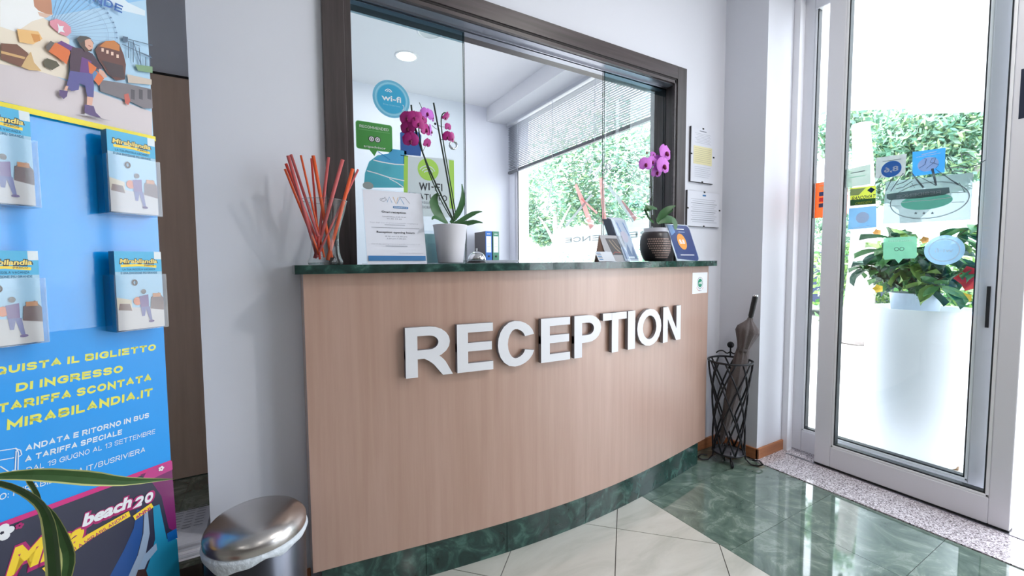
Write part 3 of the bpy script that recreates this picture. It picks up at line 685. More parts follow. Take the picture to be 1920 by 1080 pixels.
# large orchid in white pot
PY = 1.462; pc = at(845, 492, Y=PY); pc.z = ctz(pc.x)
t = thing('potted_orchid', 'tall magenta orchid on two stakes in a plain white pot', 'potted orchid', tuple(pc))
G().lathe([(.0001, .001), (.043, .001), (.046, .006), (.061, .136), (.0635, .139), (.0615, .141), (.058, .137), (.05, .12), (.0001, .12)], pc, 40).build('pot', mat('matt white pot', (232, 230, 238), .5, var=.01), t)
G().lathe([(.0001, .124), (.058, .122)], pc, 24).build('bark', mat('dark bark', (70, 56, 44), .9, var=.4, scale=90, bump=1), t)
def Q(px, py, dy=0): return at(px, py, Y=PY+dy)
for pl_ in ([(851, 415), (838, 385), (790, 300), (774, 240), (771, 197)], [(853, 415), (849, 390), (833, 300), (822, 240), (813, 193)]):
    pp = [Q(*q) for q in pl_]; G().tube(bez(pp, 12), .0030, 7).build('stake', mat('dark green stake', (34, 50, 38), .5), t)
sp1 = bez([Q(848, 412), Q(826, 380), Q(797, 320), Q(776, 250), Q(778, 205), Q(800, 215)], 16); G().tube(sp1, .0022, 6).build('stem', STEM, t)
sp2 = bez([Q(856, 412), Q(852, 380), Q(838, 310), Q(826, 240), Q(818, 205), Q(838, 212)], 16); G().tube(sp2, .0022, 6).build('stem', STEM, t)
G().tube([Q(786, 192), Q(792, 205), Q(800, 218)], .0012, 6).build('stem', STEM, t)
FL = [(764, 222, -.02, (-.5, -1, .1), .052), (777, 222, -.03, (-.2, -1, .0), .052), (765, 240, -.015, (-.6, -1, -.3), .05), (784, 232, -.035, (0, -1, 0), .046), (790, 222, -.02, (.3, -1, .2), .046), (800, 214, -.015, (.1, -1, .3), .05), (808, 218, .0, (.7, -.7, 0), .044),
      (770, 262, -.01, (-.3, -1, -.7), .056), (797, 243, -.02, (.5, -1, .1), .05), (806, 245, .0, (.9, -.5, 0), .044), (800, 268, -.01, (.4, -1, -.5), .034),
      (835, 218, .0, (.5, -.6, -.7), .036), (839, 238, -.01, (.2, -1, 0), .028), (839, 256, -.01, (-.2, -1, -.3), .038), (846, 258, .0, (.7, -.8, -.2), .04)]
for i, (x, y, dy, fc, sz) in enumerate(FL): flower(Q(x, y, dy), fc, sz, PETL if i in (6, 9, 5) else PET, t)
for a, b in (((792, 285), (800, 268)), ((821, 235), (839, 238)), ((824, 262), (838, 258)), ((822, 243), (810, 235))): G().tube([Q(*a), Q((a[0]+b[0])/2, (a[1]+b[1])/2+1.5), Q(*b)], .0009, 5).build('flower_stalk', STEM, t)
G().tube([Q(775, 232), Q(781, 248)], .004, 8).build('clip', BLACK, t); G().ball(Q(816, 232), .0042).build('clip', BLACK, t)
LS = [([(838, 418), (812, 405), (806, 375), (822, 362)], [.012, .03, .034, .006], .01), ([(845, 418), (860, 400), (872, 385), (866, 345)], [.012, .022, .022, .004], -.01), ([(850, 420), (872, 412), (886, 396), (904, 397)], [.010, .018, .018, .004], -.02),
      ([(852, 420), (874, 424), (886, 412), (905, 418)], [.010, .022, .02, .004], -.04), ([(840, 420), (826, 412), (812, 402), (810, 412)], [.01, .018, .016, .004], -.03), ([(838, 418), (822, 400), (815, 380), (812, 368)], [.01, .02, .02, .005], .03)]
for ps, ws, dy in LS:
    pp = bez([Q(*q, dy=dy*i/3*1.2) for i, q in enumerate(ps)], 9); wv = [np.interp(i/9, [0, .33, .66, 1], ws) for i in range(10)]
    leaf_strap(pp, wv, LEAF, t, normal=(0, -1, .5))
# bell
bc = at(894, 492, Y=1.445); bc.z = ctz(bc.x)
t = thing('service_bell', 'small chrome service bell on the counter right of the white pot', 'bell', tuple(bc))
G().lathe([(.0001, .001), (.036, .001), (.037, .004), (.030, .010), (.0001, .010)], bc, 32).build('base', BLACK, t)
G().lathe([(.0335, .012), (.0345, .013), (.033, .022), (.028, .032), (.019, .040), (.008, .0435), (.0001, .044)], bc, 40).build('dome', CHROME, t)
G().tube([bc+Vector((0, 0, .043)), bc+Vector((0, 0, .052))], .002, 8).ball(bc+Vector((0, 0, .0535)), .0032, 0, 10, 8).build('button', CHROME, t)
# tent card + low card stand
ty = 1.535; a = at(1114, 489, Y=ty); z = ctz(a.x)
t = thing('tent_card', 'folded brown backed photo tent card on the counter right end', 'tent card', (a.x+.06, ty, z))
TB = C('tent brown', (150, 120, 108)); 
g = G(); g.obox((a.x+.012, ty-.03, z), (.003, .11, 0), (.0, 0, .0), (0, 0, .001))
G().add([(a.x, ty, z), (a.x+.055, ty-.035, z), (a.x+.022, ty-.01, z+.127)], [(0, 1, 2)], 0).build('side', TB, t)
G().add([(a.x+.022, ty-.01, z+.127), (a.x+.165, ty-.01, z+.127), (a.x+.195, ty-.04, z), (a.x+.05, ty-.04, z)], [(0, 3, 2, 1)], 0).build('front', C('tent front', (170, 168, 172)), t)
pr = Print((a.x+.05, ty-.04, z), (1, 0, 0), Vector((-.028, .03, .127)), None)
pr.poly([(.045, .035), (.12, .035), (.105, .118), (.03, .118)], C('photo dark', (72, 66, 66))).line([(.05, .11), (.075, .07), (.1, .045)], .006, C('photo tan', (150, 132, 110))).line([(.07, .112), (.09, .08), (.11, .06)], .004, C('photo tan', (150, 132, 110)))
pr.line([(.05, .04), (.065, .05), (.1, .045)], .004, C('photo red', (150, 60, 50))).build('print', t)
t = thing('card_holder', 'low clear holder with white printed cards before the tent card', 'card holder', (a.x+.09, 1.485, z))
b = at(1122, 488, Y=1.485)
G().obox((b.x, 1.485, z), (.108, 0, 0), (-.012, .02, .05), (0, .001, 0)).box(b.x, b.x+.11, 1.483, 1.54, z+.0005, z+.003).build('stand', ACRYL, t)
G().obox((b.x+.003, 1.483, z+.003), (.102, 0, 0), (-.011, .018, .045), (0, .001, 0)).build('cards', C('card white', (214, 218, 226)), t)
pr = Print((b.x+.003, 1.4828, z+.003), (1, 0, 0), (-.011, .018, .045))
for k in range(5): pr.line([(.006, .01+.008*k), (.03, .01+.008*k)], .004, kGRY if k % 2 else kBLU)
pr.build('print', t)
# brochure holder with leaflets
b = at(1170, 489, Y=1.50); z = ctz(b.x)
t = thing('brochure_holder', 'tall clear acrylic brochure holder beside the patterned pot', 'brochure holder', (b.x+.03, 1.5, z))
G().obox((b.x, 1.49, z), (.098, 0, 0), (-.045, .055, .205), (0, .001, 0)).obox((b.x, 1.49, z), (-.03, .035, 0), (-.045, .055, .205), (.001, 0, 0)).box(b.x-.03, b.x+.098, 1.49, 1.55, z+.0005, z+.003).build('pocket', ACRYL, t)
for k in range(5): G().obox((b.x+.003-.002*k, 1.494+.004*k, z+.004), (.092, 0, 0), Vector((-.045, .055, .205))*(1.0+.012*k), (0, .0022, 0)).build('leaflet', C('leaflet pale %d' % (k % 2), ((206, 210, 222), (176, 186, 206))[k % 2]), t)
G().obox((b.x-.026, 1.522, z+.004), (.024, -.024, 0), Vector((-.045, .055, .205)), (.0005, .0005, 0)).build('leaflet_side', C('leaflet grey side', (110, 116, 134)), t)
pr = Print((b.x+.003, 1.4936, z+.004), (1, 0, 0), Vector((-.045, .055, .205)))
pr.line([(.03, .2), (.038, .15)], .006, C('leaflet blue', (116, 150, 204))).line([(.07, .2), (.085, .13)], .005, C('leaflet blue', (116, 150, 204)))
pr.ell(.05, .125, .022, .03, C('leaflet pinkish', (222, 206, 216))).poly([(.01, .09), (.03, .04), (.05, .09), (.06, .03), (.08, .08), (.088, .01), (.01, .01)], C('leaflet slate', (128, 144, 176)))
pr.line([(.03, .018), (.07, .018)], .010, kWHT).build('print', t)
# patterned pot with small orchid
PY2 = 1.53; pc = at(1228, 488, Y=PY2); pc.z = ctz(pc.x)
t = thing('potted_orchid', 'small lilac orchid in a dark round pot with woven pattern', 'potted orchid', tuple(pc))
DP = ramp_mat('dark patterned glaze', [(.0, (38, 32, 34)), (1, (58, 50, 52))], (20, 20, 20), 4, .35)
prof2 = [(.0001, .001), (.050, .001), (.062, .018), (.074, .05), (.078, .085), (.076, .115), (.068, .14), (.062, .15), (.058, .15), (.058, .12), (.0001, .12)]
G().lathe(prof2, pc, 48).build('pot', DP, t)
def rad_at(zz):
    zs_ = [q[1] for q in prof2[1:8]]; rs_ = [q[0] for q in prof2[1:8]]; return float(np.interp(zz, zs_, rs_))
g = G(); WV = mat('pale woven pattern', (186, 160, 150), .5)
for i in range(9):
    for j in range(22):
        zz = .02+.0115*i; aa = math.radians(-165+j*6.2+(3.1 if i % 2 else 0))
        if j+i*1.2 < 5 or (i > 5 and j > 19-i*1.1+3): continue
        vs = []
        for da, dz_ in ((-.045, 0), (0, -.0045), (.045, 0), (0, .0045)):
            r_ = rad_at(zz+dz_)+.0006; vs.append((pc.x+r_*math.cos(aa+da), pc.y+r_*math.sin(aa+da), pc.z+zz+dz_))
        g.add(vs, [(0, 1, 2, 3)], 0)
g.build('woven_pattern', WV, t, kind='stuff')
G().lathe([(.056, .10), (.059, .17), (.0575, .17), (.055, .10)], pc, 32).build('inner_pot', mat('clear plastic liner', (196, 196, 206), .3), t)
G().lathe([(.0001, .155), (.056, .155)], pc, 20).build('bark', MATS['dark bark'], t)
def Q2(px, py, dy=0): return at(px, py, Y=PY2+dy)
G().tube(bez([Q2(1230, 418), Q2(1222, 380), Q2(1220, 340), Q2(1217, 300), Q2(1219, 290)], 12), .0022, 7).build('stem', STEM, t)
G().tube([Q2(1221, 412), Q2(1222, 360), Q2(1222, 300)], .0018, 7).build('stake', mat('dark green stake', (34, 50, 38)), t)
G().tube([Q2(1217, 351), Q2(1223, 351)], .003, 8).build('clip', BLACK, t)
for x, y, dy, fc, sz in ((1210, 308, -.02, (-.4, -1, 0), .072), (1222, 303, -.01, (.0, -1, 0), .06), (1247, 287, -.02, (.1, -1, .1), .094), (1243, 311, -.035, (0, -1, 0), .094), (1231, 322, -.01, (-.1, -1, -.4), .07), (1224, 290, 0, (-.3, -1, .4), .034), (1236, 300, .0, (0, -1, .2), .06)):
    flower(Q2(x, y, dy), fc, sz, PETL, t)
G().ball(Q2(1213, 287), .005, 0, 8, 6).build('bud', BUDM, t)
for ps, ws in (([(1226, 418), (1204, 402), (1206, 382), (1232, 392)], [.018, .036, .04, .014]), ([(1232, 416), (1240, 398), (1256, 388), (1267, 386)], [.018, .036, .028, .004]), ([(1232, 418), (1250, 408), (1268, 408), (1266, 430)], [.02, .05, .055, .016]), ([(1234, 414), (1244, 402), (1256, 398), (1262, 394)], [.012, .02, .016, .004]), ([(1222, 418), (1216, 408), (1212, 396), (1209, 388)], [.01, .02, .02, .006])):
    pp = bez([Q2(*q, dy=-.015*i) for i, q in enumerate(ps)], 9); wv = [np.interp(i/9, [0, .33, .66, 1], ws) for i in range(10)]
    leaf_strap(pp, wv, LEAF, t, normal=(0, -1, .6))
# blue rating sign
b = at(1269, 488, Y=1.485); z = ctz(b.x); wd = .188; hh = .2
t = thing('rating_sign', 'blue rating award card with orange circle at counter right end', 'sign', (b.x+wd/2, 1.485, z))
up = Vector((-.045, .045, .2)).normalized(); hh = .205
uxv = Vector((1, 0, 0)); nn = uxv.cross(up)
def rr_pts(w_, h_, r, k=5):
    r_ = []
    for cx_, cy_, a0 in ((w_-r, r, -PI/2), (w_-r, h_-r, 0)): r_ += [(cx_+r*math.cos(a0+PI/2*i/k), cy_+r*math.sin(a0+PI/2*i/k)) for i in range(k+1)]
    return r_ + [(0, h_), (0, 0)]
o0 = Vector((b.x, 1.485, z+.001)); g = G(); P_ = rr_pts(wd, hh, .024); nP = len(P_)
vs = [o0+uxv*u_+up*v_+nn*.0015 for u_, v_ in P_]+[o0+uxv*u_+up*v_-nn*.0015 for u_, v_ in P_]
g.add(vs, [tuple(range(nP)), tuple(range(2*nP-1, nP-1, -1))]+[(i, nP+i, nP+(i+1) % nP, (i+1) % nP) for i in range(nP)]); g.build('panel', mat('pale acrylic edge', (198, 208, 220), .2), t)
G().obox((b.x+.05, 1.49, z+.001), (.08, 0, 0), (0, .075, 0), (0, 0, .003)).build('foot', ACRYL, t)
pr = Print(o0+nn*.0016, uxv, up, nn)
NB = C('rating blue', (26, 54, 120), .25)
pr.poly([(.010, .012)]+[(u_*.97, v_*.975) for u_, v_ in P_[:-2]]+[(.010, .2)], NB)
pr.poly([(.012, .198), (.05, .198), (.06, .16), (.022, .14)], C('rating blue light', (96, 140, 196), .25))
pr.line([(.065, .178), (.135, .178)], .004, kWHT).line([(.085, .162), (.135, .162)], .003, C('ink pale blue', (160, 180, 220)))
pr.ell(.088, .108, .034, .045, C('rating orange', (236, 158, 60), .3)).text('8.8', .088, .096, .024, kWHT, wid=.042, bold=.03)
pr.line([(.043, .033), (.153, .033)], .0045, kWHT)
pr.build('print', t)

# certificates on the wall
def cert(x0, x1, z0, z1, label, first):
    t = thing('clip_frame', label, 'framed certificate', ((x0+x1)/2, 1.59, z0), 'framed certificates by the window')
    G().box(x0, x1, 1.5885, 1.5995, z0, z1).build('backing', mat('frame backing dark', (70, 66, 70), .6), t)
    G().box(x0+.001, x1-.001, 1.5862, 1.5884, z0+.001, z1-.001).build('sheet', PAPER, t)
    for cx_, cz_ in (((x0+x1)/2, z0+.003), ((x0+x1)/2, z1-.003), (x0+.003, (z0+z1)/2), (x1-.003, (z0+z1)/2)): G().box(cx_-.006, cx_+.006, 1.584, 1.5864, cz_-.004, cz_+.004).build('clip', BLACK, t)
    W2, H2 = x1-x0, z1-z0; pr = Print((x0, 1.5861, z0), (1, 0, 0), (0, 0, 1))
    if first:
        pr.line([(W2*.35, H2*.94), (W2*.65, H2*.94)], .005, kGRY)
        for k in range(7): pr.line([(.03+.01*(k % 3), H2*(.89-.028*k)), (W2-.03-.012*(k % 2), H2*(.89-.028*k))], .0018, kLGR)
        pr.rect(.02, H2*.33, W2-.02, H2*.66, C('form yellow', (232, 224, 178)))
        for k in range(8): pr.line([(.028, H2*(.62-.035*k)), (W2-.03, H2*(.62-.035*k))], .0016, C('form grey', (178, 172, 140)))
        for k in range(6): pr.line([(.03, H2*(.28-.036*k)), (W2-.03-.01*(k % 3), H2*(.28-.036*k))], .0018, kLGR)
    else:
        pr.line([(W2/2-.015, H2*.89), (W2/2+.015, H2*.89)], .009, kBLU)
        for k in range(12): pr.line([(.03+.012*(k % 2), H2*(.77-.058*k)), (W2-.03-.012*((k+1) % 3), H2*(.77-.058*k))], .0026, kGRY if k % 4 == 2 else kLGR)
    pr.build('print', t)
cert(2.078, 2.282, 1.59, 1.897, 'tall framed certificate with yellow block on wall right of window', True)
cert(2.055, 2.348, 1.338, 1.54, 'wide framed certificate with dense grey text on the wall', False)

# ---- stickers on the left pane
SY = 1.6665
def glass_print(px0=0): return Print((0, SY, 0), (1, 0, 0), (0, 0, 1), (0, -1, 0))
p = glass_print(); cx_, cz_ = p.uv(734, 186); a_, b_ = p.uv(768, 186)[0]-cx_, (p.uv(734, 151)[1]-p.uv(734, 221)[1])/2
SK = C('sticker cyan', (44, 168, 212)); SKL = C('sticker pale cyan', (104, 182, 214)); SKM = C('sticker mid cyan', (140, 206, 230))
p.ell(cx_, cz_, a_, b_, SKL, seg=40).ring(cx_, cz_, a_*.84, b_*.84, .006, SKM).ell(cx_, cz_, a_*.76, b_*.76, SK, seg=40).text('wi-fi', cx_, cz_-.008, .022, kWHT, wid=a_*1.05, bold=.02)
p.ring(cx_-a_*.15, cz_+.022, .013, .013, .003, kWHT, a0=.3, a1=2.8).ring(cx_-a_*.15, cz_+.022, .007, .007, .003, kWHT, a0=.3, a1=2.8).text('free internet', cx_, cz_-.026, .007, SKM, wid=a_*.9).ring(cx_+a_*.5, cz_-.024, .012, .012, .002, kWHT, a0=-1.2, a1=.9)
tag(p.build('wifi_sticker'), 'round light blue wi-fi sticker high on the left glass pane', 'sticker')
p = glass_print(); u0, v0 = p.uv(669, 282); u1, v1 = p.uv(734, 227); GR = C('sticker green', (66, 150, 66))
v0 = p.uv(700, 281)[1]; v1 = p.uv(700, 231)[1]
p.rrect(u0-.002, v0-.002, u1+.002, v1+.002, .010, C('sticker green edge', (120, 186, 120))).rrect(u0, v0, u1, v1, .009, GR)
p.poly([p.uv(692, 280), p.uv(708, 281), (p.uv(702, 293))], GR)
p.text('RECOMMENDED', (u0+u1)/2, v1-.022, .010, kWHT, wid=(u1-u0)*.82).line([(u0+.008, v1-.029), (u1-.008, v1-.029)], .0016, C('sticker green edge', (120, 186, 120)))
m_ = (u0+u1)/2
p.ell(m_-.011, (v0+v1)/2-.010, .0115, .0115, kBLK, seg=20).ell(m_+.011, (v0+v1)/2-.010, .0115, .0115, kBLK, seg=20)
p.ell(m_-.011, (v0+v1)/2-.010, .009, .009, kWHT, seg=20).ell(m_+.011, (v0+v1)/2-.010, .009, .009, kWHT, seg=20).ring(m_-.011, (v0+v1)/2-.010, .0045, .0045, .002, kBLK).ring(m_+.011, (v0+v1)/2-.010, .0045, .0045, .002, kBLK)
p.text('tripadvisor', m_, v0+.006, .009, kWHT, wid=(u1-u0)*.62)
tag(p.build('recommendation_sticker'), 'green speech bubble sticker with owl eyes on left glass pane', 'sticker')
p = glass_print(); p.poly([p.uv(*q) for q in ((750, 249), (751, 289), (789, 293), (790, 254), (786, 248), (756, 245))], kNAV); p.line([p.uv(751, 291), p.uv(789, 295)], .003, kWHT)
tag(p.build('blue_sticker'), 'dark blue square sticker on the glass behind the orchid', 'sticker')
p = glass_print()
p.poly([p.uv(*q) for q in ((682, 352), (684, 325), (692, 303), (708, 291), (728, 288), (735, 279), (762, 283), (762, 352))], C('picture aqua', (84, 186, 204)))
p.poly([p.uv(*q) for q in ((700, 300), (716, 290), (730, 288), (734, 280), (748, 281), (758, 283), (758, 307), (742, 308), (722, 306))], C('picture blue', (72, 166, 214)))
p.pxline([(688, 320), (706, 325), (730, 333), (758, 339)], .004, kWHT).pxline([(700, 300), (716, 304), (740, 308), (758, 309)], .004, kWHT).pxline([(730, 335), (745, 343), (756, 351)], .003, kWHT)
p.ell(*p.uv(690, 348), .02, .014, C('picture sand', (170, 178, 176))).pxline([(708, 284), (720, 292), (731, 300)], .003, C('picture deep', (40, 140, 200)))
tag(p.build('sea_picture'), 'torn aqua sea picture taped behind the opening hours notice', 'picture')
p = glass_print()
p.pxpoly([(757, 291), (851, 299), (852, 408), (757, 404)], C('poster pale', (206, 218, 222)))
p.pxpoly([(757, 291), (765, 292), (764, 404), (757, 404)], kLIM).pxpoly([(842, 300), (851, 301), (852, 392), (843, 391)], kLIM)
cc = p.uv(803, 318); p.ell(cc[0], cc[1], .044, .044, kLIM, seg=30)
for k, r_ in enumerate((.016, .026, .036)): p.ring(cc[0]-.004, cc[1]-.022, r_, r_, .004, C('poster pale', (206, 218, 222)), a0=.5, a1=2.6)
p.text('WI-FI', p.uv(808, 357)[0], p.uv(808, 357)[1], .030, kBLK, wid=.098, bold=.02).text('GRATUITO', p.uv(801, 375)[0], p.uv(801, 375)[1], .024, kBLK, wid=.17, bold=.012)
p.text('PASSWORD ALLA', p.uv(812, 382)[0], p.uv(812, 383)[1], .009, kGRY, wid=.12).text('RECEPTION', p.uv(806, 391)[0], p.uv(806, 391)[1], .009, kGRY, wid=.09)
tag(p.build('wifi_poster'), 'pale WI-FI GRATUITO poster with lime borders on the left pane', 'poster')

# ---------------------------------------------------------------- sliding entrance door
def leaf(name, x, ya, yb, z1, swl, swr, bot, label, kind='structure'):
    """door leaf in plane X=x from Y=ya (left, far) to yb (right, near)"""
    o = struct(name, G().box(x, x+.05, ya-swl, ya, .012, z1), ALU, bevel=.004, label=label)
    G().box(x, x+.05, yb, yb+swr, .012, z1).build('stile', ALU, o, bevel=.004)
    G().box(x, x+.05, yb+swr, ya-swl, .012, bot).build('bottom_rail', ALU, o, bevel=.004)
    G().box(x, x+.05, yb+swr, ya-swl, z1-.09, z1).build('top_rail', ALU, o, bevel=.004)
    y0_, y1_ = yb+swr, ya-swl
    G().box(x+.003, x+.02, y0_, y0_+.012, bot, z1-.09).box(x+.003, x+.02, y1_-.012, y1_, bot, z1-.09).box(x+.003, x+.02, y0_, y1_, bot, bot+.012).build('glazing_bead', mat('bright bead', (248, 249, 252), .25, var=0), o, bevel=.003)
    G().box(x+.006, x+.04, y0_+.012, y0_+.017, bot+.012, z1-.09).box(x+.006, x+.04, y1_-.018, y1_-.012, bot+.012, z1-.09).box(x+.006, x+.04, y0_+.012, y1_-.012, bot+.012, bot+.019).build('gasket', GASK, o)
    G().box(x+.024, x+.0255, y0_+.012, y1_-.012, bot+.012, z1-.09).build('pane', GLASSD, o)
    return o
LX = 2.612
leaf('door_1', LX, 1.160, .437, 2.63, .077, .062, .125, 'white sliding glass door leaf covered in stickers')
fxl = leaf('door_3', 2.70, 1.330, .50, 2.63, .060, .082, .135, 'fixed white glass leaf behind the sliding one')
G().box(2.645, 2.70, 1.318, 1.352, 0, 2.66).build('jamb', ALU, fxl, bevel=.003)
G().box(2.60, 2.77, -2.6, 1.352, 2.63, 2.70).build('head', ALU, fxl)
G().box(2.694, 2.7005, .545, .556, .84, 1.02).build('handle_slot', BLACK, fxl)
G().box(2.598, 2.612, -.1, 1.30, .004, .007).build('track', ALUB, fxl)
G().box(2.612, 2.66, .437, 1.16, .0045, .012).build('dark_gap_strip', BLACK, fxl)  # black strip painting in the dark gap under the sliding leaf
leaf('door_4', LX, -.60, -1.32, 2.63, .062, .077, .125, 'white sliding glass door leaf on the far side of the entrance')
leaf('door_5', 2.70, -.66, -2.6, 2.63, .055, .085, .135, 'fixed white glass leaf at the far side of the entrance')
# dark sticker on the right stile
p = Print((LX-.0003, 0, 0), (0, -1, 0), (0, 0, 1), (-1, 0, 0))
u0, v1 = p.uv(1915, 130); _, v0 = p.uv(1912, 223); p.rect(u0, v0, u0+.05, v1, C('dark sticker', (38, 46, 66)))
tag(p.build('door_sticker'), 'dark rectangular sticker on the right stile of the door leaf', 'sticker')
# stickers on the door glass (seen from the back, so pale and mirrored)
GX = LX+.0225
def dprint(): return Print((GX, 0, 0), (0, -1, 0), (0, 0, 1), (-1, 0, 0))
fG = film_mat('film grey green', (164, 184, 174), .8); fGr = film_mat('film grey', (168, 172, 176), .85); fBl = film_mat('film blue', (64, 146, 214), .95); fLB = film_mat('film light blue', (112, 166, 208), .9)
fMt = film_mat('film mint', (130, 196, 166), .88); fPB = film_mat('film pale blue', (160, 200, 232), .92); fBig = film_mat('film big grey', (150, 172, 176), .8); fPill = film_mat('film pill grey', (98, 116, 120), .95); fTeal = film_mat('film teal', (110, 190, 168), .9)
fW = film_mat('film white', (232, 236, 240), .95); fInk = film_mat('film ink', (104, 112, 118), .97); fInkD = film_mat('film dark ink', (96, 104, 110), 1.0); fRC = film_mat('film royal', (50, 104, 180), .97); fPink = film_mat('film pink grey', (226, 220, 226), .9)
p = dprint(); p.pxpoly([(1587, 318), (1632, 308), (1632, 345), (1587, 352)], fG).pxline([(1595, 325), (1622, 320)], .004, fInk).pxline([(1595, 333), (1622, 329)], .003, fMt)
tag(p.build('pale_sticker'), 'pale grey green sticker above the bank card sticker', 'sticker')
p = dprint(); p.pxpoly([(1643, 296), (1700, 288), (1697, 329), (1641, 335)], fGr); c_ = p.uv(1671, 317); p.ell(c_[0], c_[1], .039, .039, fRC, seg=30).text('8,6', c_[0], c_[1]-.012, .024, fW, wid=.055, mirror=True, bold=.03).pxline([(1655, 303), (1690, 298)], .003, fInk)
tag(p.build('score_sticker'), 'grey sticker with blue circle and mirrored score on the door', 'sticker')
p = dprint(); p.pxpoly([(1711, 285), (1773, 277), (1771, 323), (1711, 331)], fBl); c_ = p.uv(1740, 308); p.ell(c_[0], c_[1], .036, .032, fPink, seg=30).pxline([(1728, 290), (1756, 284)], .005, fW).pxline([(1718, 295), (1764, 287)], .003, fW)
tag(p.build('award_sticker'), 'bright blue sticker with pale oval beside the score sticker', 'sticker')
p = dprint(); CRD = film_mat('film card yellow', (190, 200, 76), 1); p.pxpoly([(1594, 353), (1642, 348), (1642, 382), (1594, 386)], CRD).pxpoly([(1594, 355), (1624, 352), (1610, 366), (1594, 367)], film_mat('film card grey', (160, 176, 166), 1))
p.pxpoly([(1594, 375), (1642, 371), (1642, 382), (1594, 386)], film_mat('film card green', (64, 104, 84), 1)); c_ = p.uv(1618, 373); p.text('BANCOMAT', c_[0], c_[1], .017, film_mat('film card navy', (28, 52, 110), 1), wid=.096, bold=.03, shear=.2)
c_ = p.uv(1618, 382); p.text('CREDEM', c_[0], c_[1]-.001, .011, CRD, wid=.068, bold=.02, shear=.3); p.pxpoly([(1626, 357), (1633, 351), (1641, 355), (1634, 362)], MATS['film card navy'])
tag(p.build('bank_card_sticker'), 'yellow and green BANCOMAT bank card sticker on the door', 'sticker')
p = dprint(); p.pxpoly([(1592, 391), (1643, 386), (1643, 426), (1590, 431)], fLB); c_ = p.uv(1617, 408); p.ell(c_[0], c_[1], .028, .028, fPink).pxline([(1600, 428), (1632, 424)], .003, fW)
tag(p.build('light_blue_sticker'), 'light blue sticker with pale disc below the bank card sticker', 'sticker')
def Pb(x, y): return (1580+x/6.857, 300+y/6.857)
p = dprint(); p.pxpoly([(1661, 341), (1825, 323), (1820, 412), (1655, 420)], fBig)
c_ = p.uv(*Pb(1090, 520)); ra = p.uv(*Pb(585, 560)); rb = abs(p.uv(*Pb(1090, 290))[1]-p.uv(*Pb(1090, 755))[1])/2; ru = abs(ra[0]-p.uv(*Pb(1597, 470))[0])/2
p.ring(c_[0], c_[1], ru, rb, .0022, fInk, seg=50).ring(c_[0], c_[1], ru*.985, rb*.96, .0012, fInk, seg=50)
c2 = p.uv(*Pb(1070, 535)); p.ell(c2[0], c2[1], ru*.66, rb*.44, fTeal, seg=40); p.pxline([Pb(760, 550), Pb(900, 530), Pb(1100, 520), Pb(1400, 480)], .003, fW)
p.pxpoly([Pb(565, 440), Pb(1000, 378), Pb(1370, 350), Pb(1378, 420), Pb(1300, 450), Pb(1000, 490), Pb(600, 515), Pb(570, 495)], fPill)
c_ = p.uv(*Pb(965, 462)); p.text('RESIDENCE', c_[0], c_[1], .014, fGr, wid=.155, mirror=True)
for a_, b_ in ((580, 590, ), (1400, 420), (1400, 545)): p.pxline([Pb(a_, b_), Pb(a_+170, b_-(0 if b_ > 580 else 8))], .002, fInk)
for x_ in (940, 1045, 1155): c_ = p.uv(*Pb(x_, 700)); p.text('★', c_[0], c_[1], .012, fInk)
for pts_, w_ in (([(495, 200), (410, 330)], .003), ([(540, 235), (530, 260)], .003), ([(430, 395), (560, 305)], .003), ([(555, 400), (650, 215)], .003), ([(620, 400), (780, 170), (810, 205)], .0035), ([(690, 320), (780, 290), (880, 230)], .003), ([(690, 370), (780, 350), (900, 270)], .003),
                 ([(880, 150), (960, 260), (1040, 355)], [.003, .006, .007]), ([(960, 200), (1190, 320)], .0025), ([(1155, 110), (1205, 330)], [.009, .007]), ([(1200, 120), (1400, 260), (1490, 315)], [.002, .004, .007]), ([(985, 105), (1060, 60), (1080, -10), (1050, -20)], .002), ([(1080, 110), (1180, 30), (1200, -30), (1150, -20), (1130, 30), (1240, 60), (1200, 110)], .002),
                 ([(1335, 110), (1480, 95), (1620, 100), (1750, 60), (1840, 0)], .0035), ([(1350, 170), (1450, 140), (1590, 150)], .003), ([(1320, -30), (1390, 50)], .002), ([(1380, -45), (1445, 50)], .002), ([(1520, -100), (1545, 20)], .003), ([(1530, -70), (1620, -75), (1720, -10)], .003), ([(890, 300), (930, 360)], .002), ([(870, 340), (960, 310)], .002), ([(1500, 290), (1580, 420)], .002)):
    p.pxline([Pb(*q) for q in pts_], w_, fInkD)
tag(p.build('logo_decal'), 'large translucent residence logo decal with mirrored lettering on the door', 'decal')
p = dprint(); p.pxpoly([(1659, 446), (1716, 443), (1719, 446), (1719, 481), (1716, 484), (1693, 485), (1685, 494), (1678, 486), (1659, 487), (1656, 484), (1656, 449)], fMt)
for dx_ in (-.010, .010): c_ = p.uv(1686, 467); p.ring(c_[0]+dx_, c_[1], .008, .008, .0022, fInkD)
c_ = p.uv(1688, 453); p.text('RECOMMENDED', c_[0], c_[1], .008, fW, wid=.085, mirror=True)
tag(p.build('bubble_sticker'), 'mint speech bubble sticker with owl eyes on the door glass', 'sticker')
p = dprint(); c_ = p.uv(1770, 469); p.ell(c_[0], c_[1], .067, .067, fPB, seg=40).ring(c_[0], c_[1], .05, .05, .004, fW, seg=36).text('wi-fi', c_[0], c_[1]-.01, .02, fW, wid=.06, mirror=True)
tag(p.build('oval_sticker'), 'pale blue round wi-fi sticker on the door glass', 'sticker')
OXp = 2.7255
p = Print((OXp, 0, 0), (0, -1, 0), (0, 0, 1), (-1, 0, 0)); fO = film_mat('film orange', (232, 96, 40), 1)
a0_ = p.uv(1527, 409); a1_ = p.uv(1590, 342); zt = p.uv(1540, 342)[1]; zb = p.uv(1540, 408)[1]
p.rect(a0_[0], zb, a1_[0], zt, fO)
